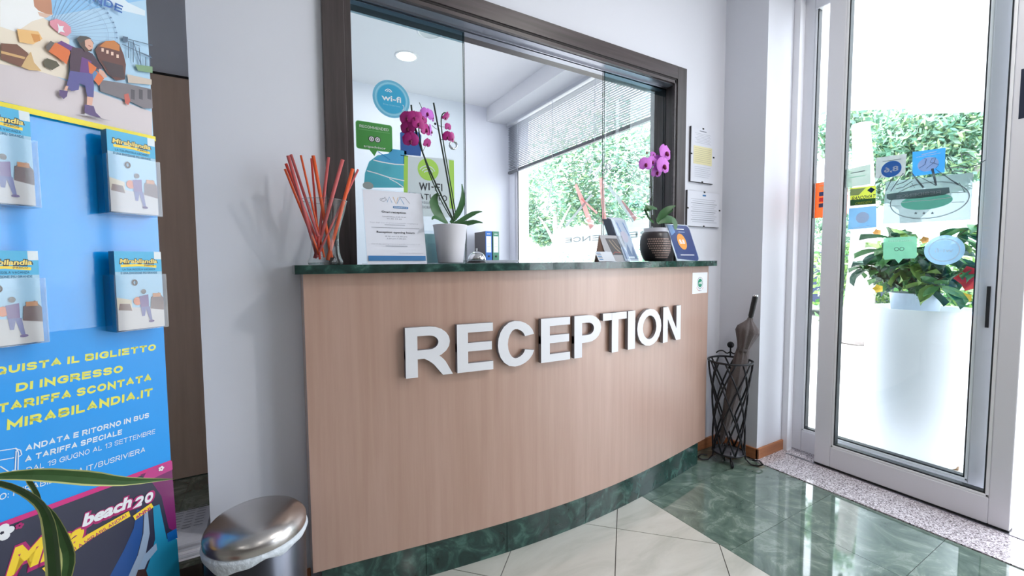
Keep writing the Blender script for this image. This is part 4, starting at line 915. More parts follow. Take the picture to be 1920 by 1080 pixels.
for k, cn in enumerate(((230, 214, 150), (50, 90, 170), (200, 60, 60), (60, 90, 150))): p.rect(a0_[0]+.02, zt-.045-.032*k, a0_[0]+.06, zt-.022-.032*k, film_mat('film pay %d' % k, cn, 1))
p.line([(a0_[0]+.02, zt-.01), (a0_[0]+.07, zt-.01)], .005, fW)
tag(p.build('payment_sticker'), 'orange payment card sticker on the fixed leaf behind the door', 'sticker')

# ---- booth window decal (mirrored, pale)
p = Print((2.652, 0, 0), (0, -1, 0), (0, 0, 1), (-1, 0, 0))
fB2 = film_mat('film window band', (206, 216, 214), .9); fRed = film_mat('film window red', (226, 160, 158), .8)
p.pxpoly([(1035, 440), (1040, 432), (1060, 427), (1120, 421), (1180, 414), (1236, 408), (1236, 440), (1180, 452), (1120, 459), (1040, 463), (1036, 458)], fB2)
c_ = p.uv(1090, 452); p.text('RESIDENCE', p.uv(1130, 446)[0], p.uv(1130, 450)[1], .05, fGr, wid=abs(p.uv(1047, 450)[0]-p.uv(1200, 450)[0]), mirror=True, bold=.02)
p.pxline([(1079, 346), (1090, 372), (1110, 427)], [.035, .055, .065], fRed).pxline([(1127, 333), (1134, 420)], [.05, .05], fRed).pxline([(1141, 350), (1165, 380), (1190, 412)], [.03, .04, .06], fGr).pxline([(1166, 376), (1192, 412)], [.015, .035], fRed)
p.pxline([(1035, 340), (1025, 400)], .03, fGr).pxline([(1110, 365), (1060, 425)], .03, fGr).pxline([(1095, 305), (1110, 292), (1114, 305), (1104, 330)], .02, fGr).pxline([(1122, 300), (1130, 288), (1132, 300), (1112, 340)], .02, fGr).pxline([(1090, 372), (1120, 400)], .02, fRed)
tag(p.build('window_decal'), 'pale mirrored residence logo decal with red strokes on booth window', 'decal')

# ---------------------------------------------------------------- umbrella stand and umbrella
sc_ = Vector((2.238, 1.427, 0))
t = thing('umbrella_stand', 'black wrought iron lattice umbrella stand in the corner beside the desk', 'umbrella stand', tuple(sc_))
def ring3(z, r, th, n=36): return [(sc_.x+r*math.cos(2*PI*i/n), sc_.y+r*math.sin(2*PI*i/n), z) for i in range(n+1)], th
RT, RB, ZT, ZB = .113, .083, .577, .055
for zz, r_, th in ((ZT, RT, .0058), (ZB, RB, .005)):
    pp, th = ring3(zz, r_, th); G().tube(pp, th, 8, cap=False).build('ring', IRON, t)
for k in range(8):
    for sg in (1, -1):
        a0 = 2*PI*k/8+.2; pp = []
        for i in range(13):
            q = i/12; r_ = RB+(RT-RB)*q - .012*math.sin(PI*q); aa = a0+sg*q*2.2; pp.append((sc_.x+r_*math.cos(aa), sc_.y+r_*math.sin(aa), ZB+(ZT-ZB)*q))
        G().tube(pp, .0048, 6).build('lattice_bar', IRON, t)
for k, ad in enumerate((-64, 150, 225, 48)):
    aa = math.radians(ad); d = Vector((math.cos(aa), math.sin(aa), 0)); d2 = d
    pts_ = [sc_+d*.083+Vector((0, 0, .075)), sc_+d*.088+Vector((0, 0, .03)), sc_+d*.115+Vector((0, 0, .0055)), sc_+d*.15+Vector((0, 0, .0055)), sc_+d*.172+Vector((0, 0, .020)), sc_+d*.155+Vector((0, 0, .036)), sc_+d*.12+Vector((0, 0, .032))]
    if ad in (48, 225): pts_ = [sc_+(q-sc_)*.72+Vector((0, 0, (q.z)*.28)) for q in pts_]
    if k in (0, 1, 2, 3):
        G().tube(bez(pts_, 16) if False else [pts_[0]]+sum([[pts_[i].lerp(pts_[i+1], .5), pts_[i+1]] for i in range(6)], []), .0042, 8).build('foot', IRON, t)
fin = Vector((2.333, 1.488, ZT)); sd_ = Vector((.538, -.843, 0))
for sg in (-1, 1): G().tube(cat([fin+Vector((0, 0, .03)), fin+sd_*sg*.018+Vector((0, 0, .018)), fin+sd_*sg*.04+Vector((0, 0, .032)), fin+sd_*sg*.062+Vector((0, 0, .028)), fin+sd_*sg*.075+Vector((0, 0, .016))], 10), .004, 7).build('scroll', IRON, t)
G().tube([fin, fin+Vector((0, 0, .055))], .0045, 8).ball(fin+Vector((0, 0, .070)), .019, 0, 14, 10).build('finial', IRON, t)
G().lathe([(.0001, .05), (RB, .05), (RB, .056), (.0001, .056)], sc_, 32).build('drip_plate', mat('grey drip tray', (120, 118, 124), .3, .6), t)
UM = mat('taupe umbrella cloth', (104, 96, 96), .8, var=.1, scale=60, bump=.3)
ub = Vector((sc_.x-.045, sc_.y+.02, .07)); ut = at(1417, 553, X=2.325)
ax = (ut-ub); L_ = ax.length; axn = ax.normalized()
t = thing('folded_umbrella', 'folded taupe umbrella with black handle standing in the iron stand', 'umbrella', tuple(ub))
R_ = axis_mat(axn)
def crown(prof_, n=32, pleat=.0, ph=0, k=8):
    g = G(); vs = []
    for i, (r_, zz) in enumerate(prof_):
        for j in range(n):
            a_ = 2*PI*j/n; rr_ = r_*(1+pleat*math.cos(k*a_+ph+zz*14)); vs.append(ub + R_ @ Vector((rr_*math.cos(a_), rr_*math.sin(a_), zz)))
    fs = [(i*n+j, i*n+(j+1) % n, (i+1)*n+(j+1) % n, (i+1)*n+j) for i in range(len(prof_)-1) for j in range(n)]
    return g.add(vs, fs, 0, True)
Lh = L_-.15
crown([(.004, .03), (.012, .06), (.022, .15), (.032, .28), (.036, .40), (.030, Lh-.20), (.026, Lh-.155), (.034, Lh-.12), (.05, Lh-.06), (.046, Lh-.035), (.026, Lh-.010), (.014, Lh+.006), (.011, Lh+.02)], pleat=.22).build('canopy', UM, t)
g = G().tube([ub+axn*.0, ub+axn*.05], [.002, .004], 8); g.tube([ub+axn*(Lh-.01), ub+axn*(Lh+.02)], .005, 8); g.build('shaft', ALUB, t)
G().tube([ub+axn*(Lh+.015), ub+axn*(Lh+.03), ub+axn*(L_-.02), ub+axn*L_], [.008, .013, .0145, .013], 14).build('handle', BLACK, t)
G().tube([ub+axn*(L_-.010), ub+axn*L_*1.001], .0142, 14).build('end_cap', CHROME, t)
G().tube([ub+axn*(Lh-.175), ub+axn*(Lh-.155)], .03, 14).build('strap', mat('umbrella strap', (84, 78, 78), .8), t)

# ---------------------------------------------------------------- pedal bin
bcx, bcy = -.055, 1.325
t = thing('pedal_bin', 'round brushed steel pedal bin with white bag rim left of desk', 'bin', (bcx, bcy, 0))
BR = .122
G().lathe([(.0001, .0), (BR-.004, .0), (BR-.002, .02), (BR-.002, .392), (BR-.008, .397)], (bcx, bcy, 0), 56).build('body', STEELB, t)
G().lathe([(BR+.001, .0005), (BR+.003, .004), (BR+.002, .025), (BR-.001, .026)], (bcx, bcy, 0), 56).build('base_ring', BLACK, t)
g = G(); vs = []; nb = 72
for j in range(nb):
    a_ = 2*PI*j/nb; wv_ = .006*math.sin(5*a_)+.004*math.sin(11*a_+1)+ (.02*max(0, math.cos(a_-math.radians(235)))**4)
    for r_, z_ in ((BR-.002, .401), (BR+.004, .396), (BR+.005, .392), (BR+.004, .387-wv_*.8), (BR+.001, .384-wv_*.8)): vs.append((bcx+r_*math.cos(a_), bcy+r_*math.sin(a_), z_))
g.add(vs, [(j*5+k, ((j+1) % nb)*5+k, ((j+1) % nb)*5+k+1, j*5+k+1) for j in range(nb) for k in range(4)], 0, True); g.build('bag_rim', BAG, t)
G().lathe([(BR, .401), (BR+.001, .404), (BR+.001, .420), (BR-.003, .428), (BR-.015, .440), (BR-.035, .450), (BR-.07, .457), (.02, .461), (.0001, .4615)], (bcx, bcy, 0), 56).build('lid', STEEL, t)
G().box(bcx-.03, bcx+.03, bcy-BR-.045, bcy-BR+.01, .018, .024).build('pedal', BLACK, t, bevel=.002)

# ---------------------------------------------------------------- blue promotional display
uD = Vector((.8191520, .5735764, 0)); P0 = Vector((-.24663, 1.41040, 0)); nD = Vector((uD.y, -uD.x, 0))
DW = .352
t = thing('promotional_display', 'tall glossy blue cardboard amusement park display with poster header', 'display stand', tuple(P0-uD*DW/2))
BLUEP = mat('glossy blue board', (0, 156, 244), .13, var=.03, scale=6, bump=.05, coat=.6)
G().obox(P0-uD*DW+Vector((0, 0, .02)), uD*DW, -nD*.02, (0, 0, 1.93)).build('back_board', BLUEP, t)
G().obox(P0-uD*DW-nD*.2, uD*DW, nD*.18, (0, 0, .02)).build('base', C('display base', (10, 90, 150)), t)
G().obox(P0-uD*.02-nD*.02+Vector((0, 0, .02)), uD*.016, -nD*.16, (0, 0, .5)).build('rear_strut', C('strut white', (210, 212, 216)), t)
pD = Print(P0+nD*.0003, uD, (0, 0, 1), nD, step=.0001)
D_ = pD.pxpoly
gl = dict(rough=.15, coat=.5)
def K(name, rgb): return mat('print '+name, rgb, .4, var=.0, coat=.1)
# ---- poster: sky, plaza, wheel, coaster, ship, running child
L0 = -DW
pD.rect(L0, 1.463, 0, 1.95, K('poster sky', (178, 214, 240)))
D_([(-80, 60), (272, 0), (272, -60), (-80, -60)], K('poster sky high', (140, 196, 238)))
D_([(180, -10), (230, 20), (272, 30), (272, 20), (240, 5), (220, -12)], K('poster cloud', (222, 236, 246)))
D_([(-90, 75), (0, 95), (120, 150), (285, 210), (285, 259), (0, 189), (-90, 160)], K('poster plaza', (216, 204, 206)))
D_([(-90, 90), (-90, -40), (30, -40), (60, 20), (100, 45), (130, 75), (128, 150), (60, 130), (0, 120)], K('poster glow', (240, 226, 206)))
D_([(0, -10), (70, -30), (95, 20), (100, 28), (60, 40), (30, 60), (0, 50)], K('poster glow white', (246, 246, 246)))
D_([(62, -5), (95, -5), (97, 10), (98, 28), (86, 26), (72, 20), (64, 12)], K('poster rust', (198, 136, 104)))
D_([(70, 22), (96, 28), (86, 34), (74, 30)], K('poster rust pale', (226, 190, 170)))
wc = (90, 68)
GW = K('wheel line', (142, 172, 204))
for k in range(17):
    a_ = math.radians(-80+k*5.6); e_ = (wc[0]+128*math.cos(a_), wc[1]+ 100*math.sin(a_)+6); s0 = (wc[0]+40*math.cos(a_), wc[1]+32*math.sin(a_))
    pD.pxline([s0, e_], .0006, GW); pD.pxpoly([(e_[0]-1.3, e_[1]-1.2), (e_[0]+1.6, e_[1]-.6), (e_[0]+1.2, e_[1]+1.8), (e_[0]-1.4, e_[1]+1.4)], K('gondola', (92, 128, 166)))
for rx in (128, 112): pD.pxline([(wc[0]+rx*math.cos(math.radians(a_)), wc[1]+rx*.78*math.sin(math.radians(a_))+6) for a_ in range(-80, 12, 8)], .0006, GW)
D_([(92, 40), (104, 36), (120, 42), (131, 52), (132, 62), (124, 69), (112, 65), (100, 56), (92, 48)], K('sign pink', (228, 146, 164)))
D_([(106, 44), (110, 50), (118, 50), (116, 56), (120, 62), (112, 60), (107, 64), (108, 55)], kWHT)
D_([(30, 55), (70, 60), (78, 74), (60, 84), (35, 80)], K('fire', (240, 190, 120))); D_([(56, 64), (72, 66), (74, 78), (62, 80)], K('fire deep', (222, 150, 70)))
D_([(0, 82), (30, 84), (50, 100), (60, 122), (36, 126), (0, 112)], K('car copper', (120, 72, 50))); D_([(0, 96), (46, 108), (44, 112), (0, 101)], K('car trim', (214, 170, 110)))
D_([(48, 108), (56, 98), (62, 118), (76, 134), (52, 132), (38, 126)], K('car gold', (216, 178, 120)))
D_([(80, 116), (86, 110), (104, 116), (110, 124), (96, 132), (82, 126)], K('dark wheel', (84, 78, 54)))
# ship and train
D_([(176, 95), (183, 84), (196, 78), (212, 77), (222, 84), (230, 104), (234, 122), (232, 150), (216, 152), (200, 140), (182, 112)], K('ship brown', (96, 44, 34)))
D_([(184, 88), (196, 78), (212, 77), (222, 86), (222, 97), (204, 92)], K('ship orange', (204, 122, 48)))
for wx, wy in ((190, 94), (199, 98), (208, 101), (218, 106)): D_([(wx-2, wy-3), (wx+2.5, wy-2.5), (wx+2.5, wy+4), (wx-2, wy+3.5)], K('ship window', (236, 200, 180)))
D_([(188, 114), (228, 124), (232, 148), (206, 144)], K('ship shadow', (58, 36, 44)))
D_([(183, 150), (236, 158), (282, 168), (284, 204), (268, 204), (244, 192), (186, 172)], K('train grey', (118, 110, 116)))
D_([(236, 140), (282, 150), (282, 160), (238, 156)], K('wall cream', (206, 190, 176)))
for wx in (246, 261, 277): D_([(wx-3, 168), (wx+4, 170), (wx+4, 188), (wx-3, 186)], K('train window', (64, 58, 66)))
D_([(230, 178), (238, 176), (242, 190), (238, 198), (232, 194)], K('red figure', (196, 84, 66)))
# coaster
CG = K('coaster grey', (66, 96, 124))
for a_, b_ in (((228, 72), (283, 86)), ((232, 76), (260, 88)), ((238, 80), (238, 110)), ((247, 80), (262, 124)), ((247, 78), (247, 118)), ((258, 90), (262, 128)), ((226, 84), (282, 110)), ((262, 100), (281, 108)), ((270, 108), (270, 128)), ((278, 104), (278, 130))): pD.pxline([a_, b_], .0018, CG)
D_([(227, 69), (237, 71), (236, 81), (228, 80)], CG); D_([(250, 122), (283, 126), (283, 138), (256, 134)], K('park green', (120, 158, 116)))
# child
BAGO = K('bag orange', (226, 110, 40)); PUR = K('jacket purple', (104, 46, 128)); DPUR = K('jacket dark', (66, 34, 60)); JEA = K('jeans', (84, 80, 148)); SKN = K('skin', (226, 172, 150)); HAIR = K('hair brown', (74, 52, 44))
D_([(100, 82), (124, 86), (129, 100), (122, 122), (104, 108), (88, 98)], BAGO); D_([(82, 90), (92, 78), (99, 82), (88, 98)], K('bag print', (96, 88, 84)))
D_([(104, 82), (112, 78), (132, 88), (146, 94), (140, 102), (128, 96)], PUR)
D_([(132, 90), (150, 92), (170, 102), (182, 118), (190, 130), (180, 132), (168, 122), (170, 142), (128, 138), (128, 108)], DPUR)
D_([(150, 108), (168, 116), (168, 140), (146, 138)], PUR); D_([(162, 116), (178, 128), (172, 142), (164, 138)], BAGO); D_([(168, 146), (178, 134), (192, 148), (182, 162)], BAGO); D_([(167, 143), (174, 134), (180, 138), (172, 152)], K('bag screen', (86, 130, 176)))
D_([(183, 130), (192, 136), (198, 146), (192, 147), (182, 138)], SKN)
D_([(128, 134), (170, 140), (173, 160), (172, 184), (160, 182), (156, 162), (146, 158), (144, 170), (130, 172), (121, 164)], JEA)
D_([(120, 162), (125, 163), (122, 172), (117, 170)], SKN); D_([(108, 170), (124, 172), (122, 182), (116, 187), (108, 180)], K('shoe purple', (88, 62, 120)))
D_([(160, 182), (171, 184), (169, 199), (159, 198)], SKN); D_([(155, 197), (172, 200), (176, 212), (186, 222), (170, 220), (155, 212)], K('shoe purple', (88, 62, 120))); pD.pxline([(155, 214), (170, 221), (187, 224)], .0022, kWHT)
D_([(142, 76), (150, 70), (164, 72), (172, 82), (168, 98), (156, 98), (146, 86)], HAIR); D_([(155, 74), (164, 73), (171, 82), (171, 92), (163, 96), (156, 88)], SKN); D_([(140, 74), (146, 69), (158, 70), (168, 74), (158, 76), (148, 82), (142, 80)], K('helmet', (66, 62, 60))); pD.pxline([(162, 87), (167, 89)], .0016, K('mouth', (160, 50, 50)))
D_([(136, 215), (160, 216), (190, 226), (206, 228), (180, 221)], K('shadow print', (192, 184, 190)))
uq, vq = pD.uv(225, 27); pD.text('CON LA TUA VACANZA', uq, vq+.042, .016, K('headline blue', (0, 92, 176)), align='r', bold=.045, shear=.15, wid=.3); pD.text('È PIÙ GRANDE', uq, vq, .0185, K('headline blue', (0, 92, 176)), align='r', bold=.035, shear=.15, wid=.19)
pD.rect(L0, 1.4475, 0, 1.4595, K('yellow band', (250, 230, 30)))
pD.build('poster', t); pD = Print(P0+nD*.0003, uD, (0, 0, 1), nD, step=.0001); D_ = pD.pxpoly
# lower field
pD.rect(L0, .609, 0, .988, K('lower blue', (0, 154, 240)))
YT = K('yellow text', (232, 232, 90)); WT = K('white text', (226, 238, 246))
pD.text('ACQUISTA IL BIGLIETTO', -.020, .912, .0165, YT, wid=.312, align='r', bold=.058, shear=.08)
pD.text('DI INGRESSO', -.090, .871, .0175, YT, wid=.176, align='r', bold=.058, shear=.08)
pD.text('A TARIFFA SCONTATA', -.033, .835, .018, YT, wid=.285, align='r', bold=.058, shear=.08)
pD.text('SU MIRABILANDIA.IT', -.033, .796, .020, YT, wid=.298, align='r', bold=.058, shear=.08)
pD.text('ANDATA E RITORNO IN BUS', -.043, .742, .0125, WT, wid=.216, align='r', bold=.045, shear=.1)
pD.text('A TARIFFA SPECIALE', -.099, .719, .0125, WT, wid=.162, align='r', bold=.045, shear=.1)
pD.text('DAL 19 GIUGNO AL 13 SETTEMBRE', -.032, .696, .0115, WT, wid=.228, align='r', bold=.0, shear=.1)
pD.text('INFO: MIRABILANDIA.IT/BUSRIVIERA', -.055, .657, .0125, WT, wid=.268, align='r', bold=.01, shear=.1)
for k in ([(-20, 848), (20, 842), (30, 840)], [(-20, 866), (26, 858)], [(0, 874), (22, 888), (28, 880), (30, 845)], [(30, 840), (34, 848), (33, 888)], [(28, 841), (38, 844), (40, 852), (35, 856)]): pD.pxline(k, .0018, WT)
cq = pD.uv(25, 885); pD.ring(cq[0], cq[1], .004, .004, .0016, WT)
# bottom field
pD.rect(L0, .02, 0, .6, K('night navy', (38, 40, 66)))
pD.rect(L0, .6, 0, .6115, K('pink line', (214, 40, 130)))
D_([(262, 890), (321, 868), (331, 998), (316, 990), (302, 930), (285, 905)], K('purple print', (118, 22, 96)))
D_([(275, 882), (322, 864), (323, 880), (262, 908)], K('pink print', (196, 56, 136)))
D_([(240, 1080), (258, 1040), (268, 1000), (270, 960), (276, 952), (280, 1000), (272, 1040), (262, 1080)], K('slide edge', (150, 170, 196)))
D_([(205, 1080), (232, 1030), (250, 990), (256, 955), (268, 958), (266, 1002), (256, 1042), (238, 1085)], K('slide blue', (20, 76, 146)))
D_([(268, 1085), (280, 1050), (290, 1010), (286, 950), (298, 945), (312, 1010), (331, 1010), (337, 1085)], K('tube cyan', (24, 144, 186)))
D_([(252, 1085), (270, 1040), (292, 1018), (294, 1030), (276, 1052), (262, 1085)], K('foam', (150, 176, 206)))
D_([(312, 1000), (330, 990), (332, 1008), (314, 1016)], K('tube blue', (0, 96, 176)))
D_([(250, 1090), (258, 1068), (272, 1066), (280, 1090)], K('head dark', (60, 34, 34)))
MG = K('logo magenta', (178, 26, 110)); LY = K('logo yellow', (252, 216, 50)); LO = K('logo orange', (244, 160, 40))
ra = pD.uv(5, 1075); rb_ = pD.uv(150, 985)
pD.text('Mira', -.302, .492, .056, MG, wid=.124, align='l', bold=.10, shear=.3).text('Mira', -.299, .496, .052, LY, wid=.118, align='l', bold=.045, shear=.3)
pD.text('beach', -.183, .530, .030, MG, wid=.094, align='l', bold=.11, shear=.25).text('beach', -.181, .533, .027, kWHT, wid=.09, align='l', bold=.045, shear=.25)
pD.line([(-.245, .472), (-.17, .503), (-.094, .516)], .015, LY).text('I CARAIBI A MIRABILANDIA!', -.170, .4925, .0085, MG, wid=.145, align='c', bold=.02, rot=.27)
pD.line([(-.086, .5), (-.047, .513)], .014, LY).text('aNNI', -.066, .4995, .009, MG, wid=.032, bold=.03, rot=.2); pD.text('20', -.066, .521, .031, MG, wid=.047, bold=.13, shear=.15).text('20', -.0655, .524, .025, kWHT, wid=.038, bold=.07, shear=.15)
for (x_, y_), c in (((301, 878), kWHT), ((35, 985), MG)):
    u_, v_ = pD.uv(x_, y_)
    for k in range(5): pD.ell(u_+.004*math.cos(k*1.257), v_+.004*math.sin(k*1.257), .0028, .0028, c, seg=8)
for k in range(5): u_, v_ = pD.uv(2, 998); pD.ell(u_+.010*math.cos(k*1.257), v_+.010*math.sin(k*1.257), .0075, .0075, kWHT, seg=12)
pD.build('print', t)
G().obox(P0-uD*DW+Vector((0, 0, .02))-nD*.001, uD*DW, nD*.0009, (0, 0, .965)).build('lower_panel', BLUEP, t)
# brochures in clear pockets: four, each a stack of leaflets
def brochure(s1, ztop, nm):
    """right edge s1 (0 = right edge of board), top height ztop"""
    wB, hB = .092, .186
    o_ = P0+uD*(s1-wB)+nD*.05; o_.z = ztop-hB
    tt = thing('brochure_stack', 'stack of amusement park brochures in a clear pocket, %s on the blue display' % nm, 'brochures', tuple(o_), 'brochures on the blue display')
    G().obox(o_-nD*.026, uD*wB, nD*.0255, (0, 0, hB)).build('leaflets', mat('leaflet stack edge', (70, 126, 150), .5, var=.2, scale=200), tt)
    pk = G().obox(o_-nD*.05+Vector((0, 0, -.003))-uD*.004, uD*(wB+.010), nD*.052, (0, 0, .0012)).obox(o_+nD*.0025+Vector((0, 0, -.003))-uD*.004, uD*(wB+.012), nD*.0008, (0, 0, hB*.72)).obox(o_-nD*.05+Vector((0, 0, -.003))-uD*.004, uD*.0008, nD*.052, (0, 0, hB*.72)).obox(o_-nD*.05+Vector((0, 0, -.003))+uD*(wB+.007), uD*.0008, nD*.052, (0, 0, hB*.72))
    pk.build('clear_pocket', POCK, tt)
    pr = Print(o_+nD*.0002, uD, (0, 0, 1), nD); Wb, Hb = wB, hB
    pr.rect(0, 0, Wb, Hb, K('cover sky', (166, 204, 226))).rect(0, Hb*.74, Wb, Hb, K('cover blue', (70, 178, 222))).rect(Wb*.84, Hb*.9, Wb, Hb, K('cover white', (222, 232, 236)))
    pr.line([(Wb*.12, Hb*.815), (Wb*.5, Hb*.825), (Wb*.88, Hb*.805)], .006, LY)
    pr.text('Mirabilandia', Wb*.5, Hb*.845, .0115, K('cover navy', (40, 48, 60)), wid=Wb*.82, bold=.10, shear=.15).text('Mirabilandia', Wb*.5, Hb*.85, .010, K('cover yellow', (244, 216, 110)), wid=Wb*.79, bold=.03, shear=.15).text('PARCO', Wb*.72, Hb*.808, .004, K('cover navy', (40, 48, 60)), wid=.02, bold=.02)
    pr.text('LA TUA PICCOLA VACANZA', Wb*.5, Hb*.755, .005, K('cover teal', (20, 112, 150)), wid=Wb*.7, bold=.02).text('È UNA EMOZIONE PIÙ GRANDE', Wb*.5, Hb*.71, .005, K('cover teal', (20, 112, 150)), wid=Wb*.78, bold=.02)
    pr.poly([(0, 0), (Wb, 0), (Wb, Hb*.25), (0, Hb*.3)], K('cover plaza', (210, 196, 190))).poly([(0, Hb*.28), (0, Hb*.42), (Wb*.3, Hb*.38), (Wb*.3, Hb*.25)], K('cover glow', (224, 200, 170)))
    pr.poly([(Wb*.02, Hb*.26), (Wb*.3, Hb*.24), (Wb*.26, Hb*.33), (Wb*.05, Hb*.34)], K('car copper', (120, 72, 50)))
    pr.poly([(Wb*.7, Hb*.25), (Wb, Hb*.22), (Wb, Hb*.38), (Wb*.9, Hb*.46), (Wb*.72, Hb*.4)], K('ship brown', (96, 44, 34))).rect(Wb*.76, Hb*.4, Wb*.94, Hb*.45, K('ship orange', (204, 122, 48)))
    pr.ell(Wb*.42, Hb*.36, .008, .010, BAGO, seg=12).poly([(Wb*.48, Hb*.28), (Wb*.66, Hb*.28), (Wb*.66, Hb*.44), (Wb*.46, Hb*.42)], PUR).poly([(Wb*.5, Hb*.16), (Wb*.56, Hb*.16), (Wb*.6, Hb*.28), (Wb*.48, Hb*.28)], JEA).poly([(Wb*.66, Hb*.1), (Wb*.72, Hb*.1), (Wb*.68, Hb*.28), (Wb*.58, Hb*.28)], JEA).ell(Wb*.56, Hb*.48, .005, .006, HAIR, seg=10).ell(Wb*.7, Hb*.085, .006, .003, K('shoe purple', (88, 62, 120)), seg=10)
    pr.ring(Wb*.38, Hb*.6, .004, .006, .003, HAIR).build('cover', tt)
POCK = glass_mat('clear pocket', (.92, .95, .97), 1.6, .06)
brochure(-.0215, 1.442, 'upper right'); brochure(-.021, 1.165, 'lower right'); brochure(-.233, 1.44, 'upper left'); brochure(-.235, 1.162, 'lower left')

# ---------------------------------------------------------------- rack with papers in the passage
t = thing('low_rack', 'low black rack in the passage holding loose leaflets', 'rack', (-.42, 1.87, 0))
for x_ in (-.62, -.215):
    for y_ in (1.66, 1.80): G().box(x_-.008, x_+.008, y_-.008, y_+.008, 0, .22).build('leg', BLACK, t)
G().box(-.63, -.205, 1.65, 1.81, .205, .22).build('shelf', BLACK, t)
G().box(-.63, -.205, 1.65, 1.81, .06, .07).build('shelf', BLACK, t)
for k in range(6):
    z_ = .2205+.009*k; dx_ = random.uniform(-.012, .0); dy_ = random.uniform(-.01, .01)
    g = G().box(-.60+dx_, -.207, 1.60+dy_, 1.815+dy_*.4, z_, z_+.0075)
    o = g.build('newspaper', mat('newsprint %d' % (k % 2), ((232, 230, 236), (206, 206, 214))[k % 2], .7, var=.1, scale=60), org=(-.4, 1.8, z_))
    tag(o, 'grey folded newspaper in the passage stack, %s' % ('topmost with printed columns', 'second from the top', 'third from the top', 'third from the bottom', 'second from the bottom', 'lowest')[5-k], 'newspaper', 'stack of newspapers in the passage')
    if k == 5:
        pr = Print((-.60, 1.64, z_+.0075), (1, 0, 0), (0, 1, 0), (0, 0, 1))
        for c_ in range(3):
            for r_ in range(8): pr.line([(.29+.032*c_, .05+.018*r_), (.314+.032*c_, .05+.018*r_)], .004, kGRY)
        pr.build('print', o)

# ---------------------------------------------------------------- dracaena leaves, bottom left
LG = mat('dark green striped leaf', (62, 96, 52), .45, var=.25, scale=40); LC = mat('cream leaf margin', (196, 200, 130), .45)
crown_c = at(-70, 905, D=.62)
t = thing('potted_dracaena', 'green plant with long cream edged leaves crossing the blue display', 'potted plant', (crown_c.x, crown_c.y, 0))
G().lathe([(.0001, 0), (.075, 0), (.095, .17), (.10, .18), (.092, .18), (.085, .15), (.0001, .15)], (crown_c.x, crown_c.y, 0), 32).build('pot', mat('terracotta pot', (150, 92, 70), .7), t)
G().tube([(crown_c.x, crown_c.y, .15), (crown_c.x+.005, crown_c.y, .4), crown_c], [.014, .012, .009], 10).build('cane', mat('cane bark', (120, 100, 74), .8, var=.2, scale=60), t)
def dleaf(ps, ws, nrm):
    pp = cat(ps, 14); g = G(); vs = []
    for i, p_ in enumerate(pp):
        t_ = (pp[min(i+1, 14)]-pp[max(0, i-1)]).normalized(); s_ = t_.cross(Vector(nrm)).normalized(); u_ = s_.cross(t_); w_ = float(np.interp(i/14, [k/(len(ws)-1) for k in range(len(ws))], ws))/2
        for q, e_ in ((-1, .25), (-.78, .16), (0, 0), (.78, .16), (1, .25)): vs.append(p_+s_*w_*q+u_*w_*e_)
    for k in range(14):
        for j in range(4): g.add([vs[5*k+j], vs[5*k+j+1], vs[5*k+5+j+1], vs[5*k+5+j]], [(0, 1, 2, 3)], 1 if j in (0, 3) else 0, True)
    return g.build('leaf', [LG, LC], t)
vd = -fw
dleaf([crown_c, at(0, 893, D=.64), at(80, 890, D=.66), at(170, 896, D=.69), at(240, 902, D=.72), at(326, 898, D=.76)], [.006, .010, .020, .024, .014, .001], vd+Vector((0, 0, .3)))
dleaf([crown_c, at(0, 906, D=.62), at(50, 925, D=.61), at(84, 955, D=.60), at(100, 1010, D=.59), at(108, 1110, D=.56)], [.008, .010, .013, .018, .026, .026], vd)
dleaf([at(60, 930, D=.63), at(96, 962, D=.63), at(120, 1010, D=.62), at(130, 1050, D=.61), at(118, 1110, D=.6)], [.003, .010, .018, .018, .012], vd+Vector((.3, 0, 0)))
dleaf([at(46, 894, D=.655), at(58, 905, D=.655), at(70, 925, D=.66), at(80, 945, D=.66)], [.003, .011, .010, .001], vd)
for k in range(7):
    a_ = 2.3+k*.33; e_ = Vector((math.cos(a_), math.sin(a_), 0))
    dleaf([crown_c, crown_c+e_*.12+Vector((0, 0, .12)), crown_c+e_*.26+Vector((0, 0, .06)), crown_c+e_*.34-Vector((0, 0, .08))], [.008, .02, .026, .02, .002], Vector((0, 0, 1)))

# ---------------------------------------------------------------- outside
PV = ramp_mat('pale paving', [(.3, (214, 210, 204)), (.7, (232, 229, 224))], (6, 6, 6), 6, .6)
pv = struct('pavement', G().box(2.8, 60, -20, 60, -.08, -.014), mat('outdoor joint', (176, 170, 164), .8))
struct('pavement_far', G().box(6.2, 60, -20, 60, -.013, -.004).box(2.8, 6.2, 6, 60, -.013, -.004).box(2.8, 6.2, -20, -1.2, -.013, -.004), PV)
TO = .2929
tp = None
for a in range(-22, 24):
    for b in range(-22, 24):
        s0, t0 = 4.857*r2+a*TO, 2.275*r2+b*TO; e = .003
        q = [((s_+t_)*r2, (s_-t_)*r2) for s_, t_ in ((s0+e, t0+e), (s0+TO-e, t0+e), (s0+TO-e, t0+TO-e), (s0+e, t0+TO-e))]
        cx_ = sum(v_[0] for v_ in q)/4; cy_ = sum(v_[1] for v_ in q)/4
        if cx_ < 2.6 or cx_ > 5.2 or cy_ < -.4 or cy_ > 2.9: continue
        q = clip(q, (2.802, 8, -20, 20))
        if not q: continue
        if len(q) == 4 and tp is not None and cx_ > 3.05:
            o = tp.copy(); o.location = (cx_-tpc[0], cy_-tpc[1], 0); COL.objects.link(o)
        else:
            o = tile_obj(q, -.014, -.004, PV, pv, 'paving_tile')
            if cx_ > 3.05 and tp is None and o: tp = o; tpc = (cx_, cy_)
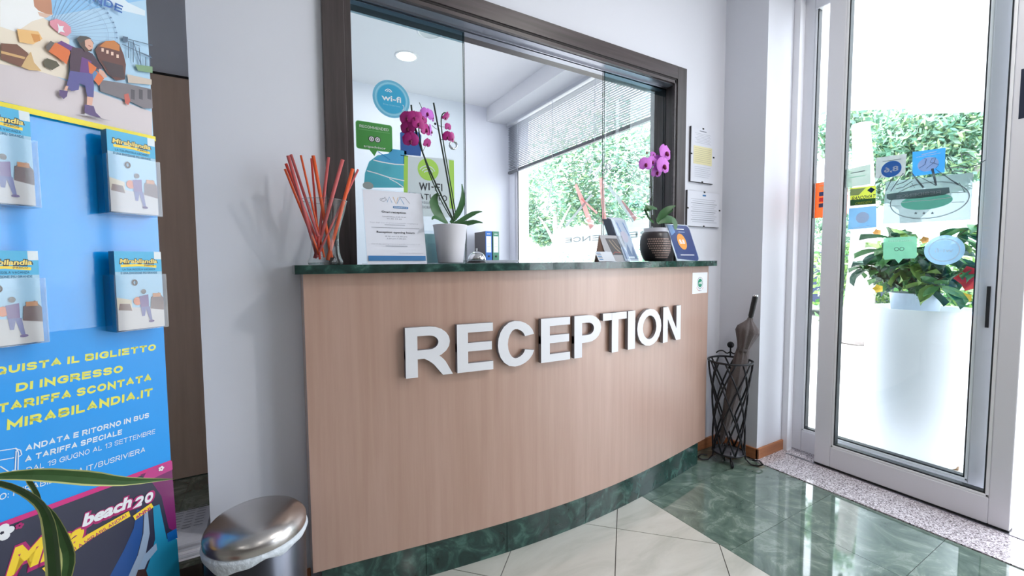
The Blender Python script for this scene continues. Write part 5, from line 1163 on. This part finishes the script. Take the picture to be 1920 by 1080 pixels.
struct('pavement_rest', G().box(5.4, 6.2, -1.2, 6, -.013, -.005).box(2.8, 5.4, 3.1, 6, -.013, -.005).box(2.8, 5.4, -1.2, -.6, -.013, -.005), PV)
# tall white planter
pc = Vector((3.215, .915, -.004))
t = thing('tall_planter', 'tall white round planter outside the glass door', 'planter', tuple(pc))
G().lathe([(.0001, .0), (.165, .0), (.185, .012), (.208, .1), (.226, .25), (.236, .45), (.240, .7), (.242, .868), (.237, .872), (.230, .868), (.228, .80), (.0001, .80)], pc, 56).build('body', mat('white moulded planter', (235, 238, 242), .35, var=.005), t)
for an in (150, 265, 20): G().lathe([(.0001, 0), (.012, 0), (.014, .02), (.0001, .022)], pc+Vector((.178*math.cos(math.radians(an)), .178*math.sin(math.radians(an)), 0)), 10).build('foot', mat('brown foot', (140, 110, 84), .7), t)
ip = pc+Vector((-.02, .02, .80))
t = thing('potted_shrub', 'leafy hibiscus shrub in a pale blue white pot in the tall planter', 'potted shrub', tuple(ip))
G().lathe([(.0001, .0), (.095, .0), (.112, .15), (.116, .155), (.108, .155), (.1, .13), (.0001, .13)], ip, 32).build('pot', mat('pale blue pot', (206, 220, 236), .4), t)
LM = [mat('shrub leaf a', (52, 112, 62), .45, var=.2, scale=50), mat('shrub leaf b', (84, 142, 76), .45, var=.2, scale=50), mat('shrub leaf c', (36, 84, 66), .45, var=.2, scale=50), mat('shrub leaf d', (134, 172, 84), .45, var=.2, scale=50)]
rs = random.Random(3); base_leaf = []
for k in range(4):
    me = bpy.data.meshes.new('leaf'); Lf, Wf = .095, .046
    prof_ = [(0, .002), (.2, .34), (.45, .5), (.7, .4), (.88, .18), (1, .005)]; vs = []
    for q, w_ in prof_: vs += [(-w_*Wf, q*Lf, .006*abs(w_)*2), (0, q*Lf, -.012*q*q*2), (w_*Wf, q*Lf, .006*abs(w_)*2)]
    me.from_pydata(vs, [], [f for i in range(5) for f in ((3*i, 3*i+1, 3*i+4, 3*i+3), (3*i+1, 3*i+2, 3*i+5, 3*i+4))]); me.materials.append(LM[k]); me.polygons.foreach_set('use_smooth', [True]*10); base_leaf.append(me)
stems = []
for k in range(16):
    a_ = rs.uniform(0, 2*PI); rr_ = rs.uniform(.12, .36); top_ = ip+Vector((math.cos(a_)*rr_, math.sin(a_)*rr_, .13+rs.uniform(.14, .50)-rr_*.35)); mid = ip+Vector((math.cos(a_)*rr_*.35, math.sin(a_)*rr_*.35, .13+(top_.z-ip.z)*.6))
    pp = bez([ip+Vector((0, 0, .13)), mid, top_], 6); G().tube(pp, [.005, .004, .004, .003, .003, .002, .0015], 5).build('stem', mat('shrub stem', (96, 84, 60), .8), t); stems.append(pp)
for k in range(290):
    pp = rs.choice(stems); q = rs.uniform(.3, 1); i = min(5, int(q*6)); p_ = pp[i].lerp(pp[i+1], q*6-i)
    o = bpy.data.objects.new('leaf', base_leaf[rs.choice((0, 0, 1, 1, 2, 2, 3))]); COL.objects.link(o); o.parent = t
    o.location = p_-ip; o.rotation_euler = (rs.uniform(-1.0, .5), rs.uniform(-.6, .6), rs.uniform(0, 2*PI)); sc = rs.uniform(.8, 1.5); o.scale = (sc, sc, sc)
def blossom(c, m, r_, nm='flower', par=None):
    g = G()
    for k in range(5):
        a_ = k*1.2566; d = Vector((-.5, math.cos(a_), math.sin(a_))).normalized(); e = d.cross(Vector((-1, 0, 0))).normalized()
        g.add([c, c+d*r_*.6+e*r_*.4, c+d*r_, c+d*r_*.6-e*r_*.4], [(0, 1, 2, 3)], 0, True)
    g.ball(c, r_*.15, 0, 6, 4); return g.build(nm, m, par or t)
RED = mat('red petal', (226, 40, 44), .5); YF = mat('yellow petal', (248, 206, 60), .5); OF = mat('orange petal', (246, 176, 96), .5)
blossom(at(1826, 522, X=3.12), RED, .075); blossom(at(1648, 541, X=3.12), YF, .03); blossom(at(1812, 558, X=3.1), YF, .03); blossom(at(1646, 436, X=3.2), OF, .026); blossom(at(1735, 450, X=3.15), OF, .024); blossom(at(1652, 472, X=3.12), OF, .022)

# trees, hedge, wall, awning, car
BK = mat('pale bark', (186, 176, 176), .9, var=.5, scale=14, bump=.6)
def foliage(name, blobs, n_, sz, ms, parent, rs, kind='stuff'):
    V = []; Fc = []; mi = []
    for k in range(n_):
        c, r_ = rs.choice(blobs); d = Vector((rs.gauss(0, 1), rs.gauss(0, 1), rs.gauss(0, 1))).normalized()*r_*(rs.random()**.45); p_ = Vector(c)+d
        a = Vector((rs.gauss(0, 1), rs.gauss(0, 1), rs.gauss(0, 1))).normalized(); b_ = a.orthogonal().normalized(); s_ = sz*rs.uniform(.6, 1.4); n0 = len(V)
        V += [tuple(p_-a*s_*.5), tuple(p_+b_*s_*.25), tuple(p_+a*s_*.5), tuple(p_-b_*s_*.25)]; Fc.append((n0, n0+1, n0+2, n0+3)); mi.append(rs.randrange(len(ms)))
    g = G(); g.v = V; g.f = Fc; g.m = mi; g.sm = [False]*len(Fc)
    return g.build(name, ms, parent, kind=kind)
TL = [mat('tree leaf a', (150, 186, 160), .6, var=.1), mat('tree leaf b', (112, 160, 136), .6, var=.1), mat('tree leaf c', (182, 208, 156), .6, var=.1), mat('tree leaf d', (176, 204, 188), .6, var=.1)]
def tree(name, label, base, lean, h, r0, blobs, n_, sz, seed, brs=()):
    rs_ = random.Random(seed); b0 = Vector(base); t = thing(name, label, 'tree', tuple(b0), 'trees across the street')
    tp_ = b0+Vector(lean); g = G().tube(bez([b0, b0.lerp(tp_, .4)+Vector((.1, -.1, .1)), tp_], 8), [r0*(1-.06*i) for i in range(9)], 12)
    for b_ in brs: g.tube(bez([b0.lerp(tp_, b_[0]), b0.lerp(tp_, b_[0])+Vector(b_[1])*.5+Vector((0, 0, .15)), b0.lerp(tp_, b_[0])+Vector(b_[1])], 5), [r0*.5, r0*.45, r0*.4, r0*.32, r0*.26, r0*.2], 8)
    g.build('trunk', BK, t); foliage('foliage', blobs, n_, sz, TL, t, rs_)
    return t
def atx(px, py, X): return tuple(at(px, py, X=X))
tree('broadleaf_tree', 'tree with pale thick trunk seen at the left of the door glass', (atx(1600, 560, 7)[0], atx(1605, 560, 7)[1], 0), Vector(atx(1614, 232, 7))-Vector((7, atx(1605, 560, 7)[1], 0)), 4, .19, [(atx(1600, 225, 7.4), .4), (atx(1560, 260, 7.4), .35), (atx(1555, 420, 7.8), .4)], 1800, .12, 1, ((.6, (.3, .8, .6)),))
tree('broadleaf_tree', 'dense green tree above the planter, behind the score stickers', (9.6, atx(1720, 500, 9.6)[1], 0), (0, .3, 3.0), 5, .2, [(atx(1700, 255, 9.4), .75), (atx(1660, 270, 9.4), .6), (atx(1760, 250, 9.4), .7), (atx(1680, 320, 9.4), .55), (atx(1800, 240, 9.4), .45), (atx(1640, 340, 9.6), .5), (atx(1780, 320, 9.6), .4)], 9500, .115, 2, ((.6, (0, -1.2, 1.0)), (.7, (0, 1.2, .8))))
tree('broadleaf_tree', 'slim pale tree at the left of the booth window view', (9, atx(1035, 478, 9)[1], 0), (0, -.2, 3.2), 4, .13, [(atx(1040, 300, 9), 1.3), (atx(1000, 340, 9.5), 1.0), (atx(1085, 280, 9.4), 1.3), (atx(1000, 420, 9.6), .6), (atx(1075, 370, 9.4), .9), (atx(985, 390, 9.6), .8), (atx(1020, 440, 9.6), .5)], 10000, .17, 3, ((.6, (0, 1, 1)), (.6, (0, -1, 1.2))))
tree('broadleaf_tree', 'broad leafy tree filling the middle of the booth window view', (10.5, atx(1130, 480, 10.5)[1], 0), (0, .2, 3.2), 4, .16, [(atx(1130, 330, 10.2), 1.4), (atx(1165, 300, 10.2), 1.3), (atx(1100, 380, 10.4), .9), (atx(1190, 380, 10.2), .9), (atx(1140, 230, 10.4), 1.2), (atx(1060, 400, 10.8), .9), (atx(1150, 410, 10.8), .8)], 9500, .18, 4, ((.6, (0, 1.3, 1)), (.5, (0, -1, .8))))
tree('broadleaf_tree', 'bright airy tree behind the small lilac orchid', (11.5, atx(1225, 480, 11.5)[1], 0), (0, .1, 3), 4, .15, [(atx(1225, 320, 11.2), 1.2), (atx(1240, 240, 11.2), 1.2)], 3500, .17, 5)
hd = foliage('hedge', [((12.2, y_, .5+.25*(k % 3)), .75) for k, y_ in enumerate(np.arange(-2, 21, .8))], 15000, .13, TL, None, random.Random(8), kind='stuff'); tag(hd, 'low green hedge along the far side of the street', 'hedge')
tag(foliage('flowering_shrub', [((7.4, y_, .5), .45) for y_ in (1.6, 2.0, 2.5, 2.9)]+[((7.6, y_, 1.05), .42) for y_ in (2.0, 2.4, 2.8, 3.2)], 4200, .10, [LM[1], LM[3], TL[2]], None, random.Random(9)), 'flowering shrubs behind the tall planter', 'shrub')
tag(G().box(13.5, 13.7, -8, 30, 0, 1.45).box(13.46, 13.74, -8, 30, 1.45, 1.52).build('garden_wall', mat('white garden wall', (232, 232, 230), .7)), 'low white garden wall beyond the street trees', 'wall')
aw = thing('white_awning', 'white flat awning above the street beyond the entrance', 'awning', (6.5, 1.5, 2.9))
AWM = mat('white awning cloth', (246, 247, 250), .7, var=0)
A0 = Vector((4.95, 3.386, 0)); B0 = Vector((9.0, .567, 0)); ab = B0-A0; nb_ = Vector((-ab.y, ab.x, 0)).normalized()
G().obox(A0+Vector((0, 0, 3.5)), ab, nb_*-1.6, (0, 0, .03)).build('roof', AWM, aw)
G().obox(A0+Vector((0, 0, 2.98)), ab*.45, nb_*.02, (0, 0, .53)).build('valance', AWM, aw)
G().obox(A0+ab*.45+Vector((0, 0, 2.91)), ab*.55, nb_*.02, (0, 0, .60)).build('valance', AWM, aw)
for q_ in (.01, .985): G().obox(A0+ab*q_, ab.normalized()*.06, nb_*.06, (0, 0, 3.5)).build('post', ALU, aw)
cr = thing('parked_car', 'dark blue parked car across the street behind the planter', 'car', (11, 3.4, 0))
CB = mat('car paint navy', (40, 52, 84), .25, .2); cy0 = atx(1638, 520, 10.8)[1]
def carbox(pts_, x0, x1): 
    g = G(); n_ = len(pts_); vs = [(x0, cy0+y_, z_) for y_, z_ in pts_]+[(x1, cy0+y_, z_) for y_, z_ in pts_]
    return g.add(vs, [tuple(range(n_)), tuple(range(2*n_-1, n_-1, -1))]+[(i, n_+i, n_+(i+1) % n_, (i+1) % n_) for i in range(n_)])
carbox([(-1.9, .25), (-1.9, .7), (-1.1, .85), (1.5, .85), (1.95, .75), (1.95, .25)], 9.8, 11.3).build('body', CB, cr, bevel=.04)
carbox([(-1.0, .85), (-.5, 1.32), (.8, 1.35), (1.4, .85)], 9.9, 11.2).build('cabin', mat('car glass dark', (60, 70, 84), .1), cr, bevel=.03)
for y_ in (-1.2, 1.25):
    w_ = G().lathe([(.0001, -.1), (.3, -.1), (.31, 0), (.3, .1), (.0001, .1)], (9.85, cy0+y_, .31), 20, axis=(1, 0, 0)).build('wheel', BLACK, cr)
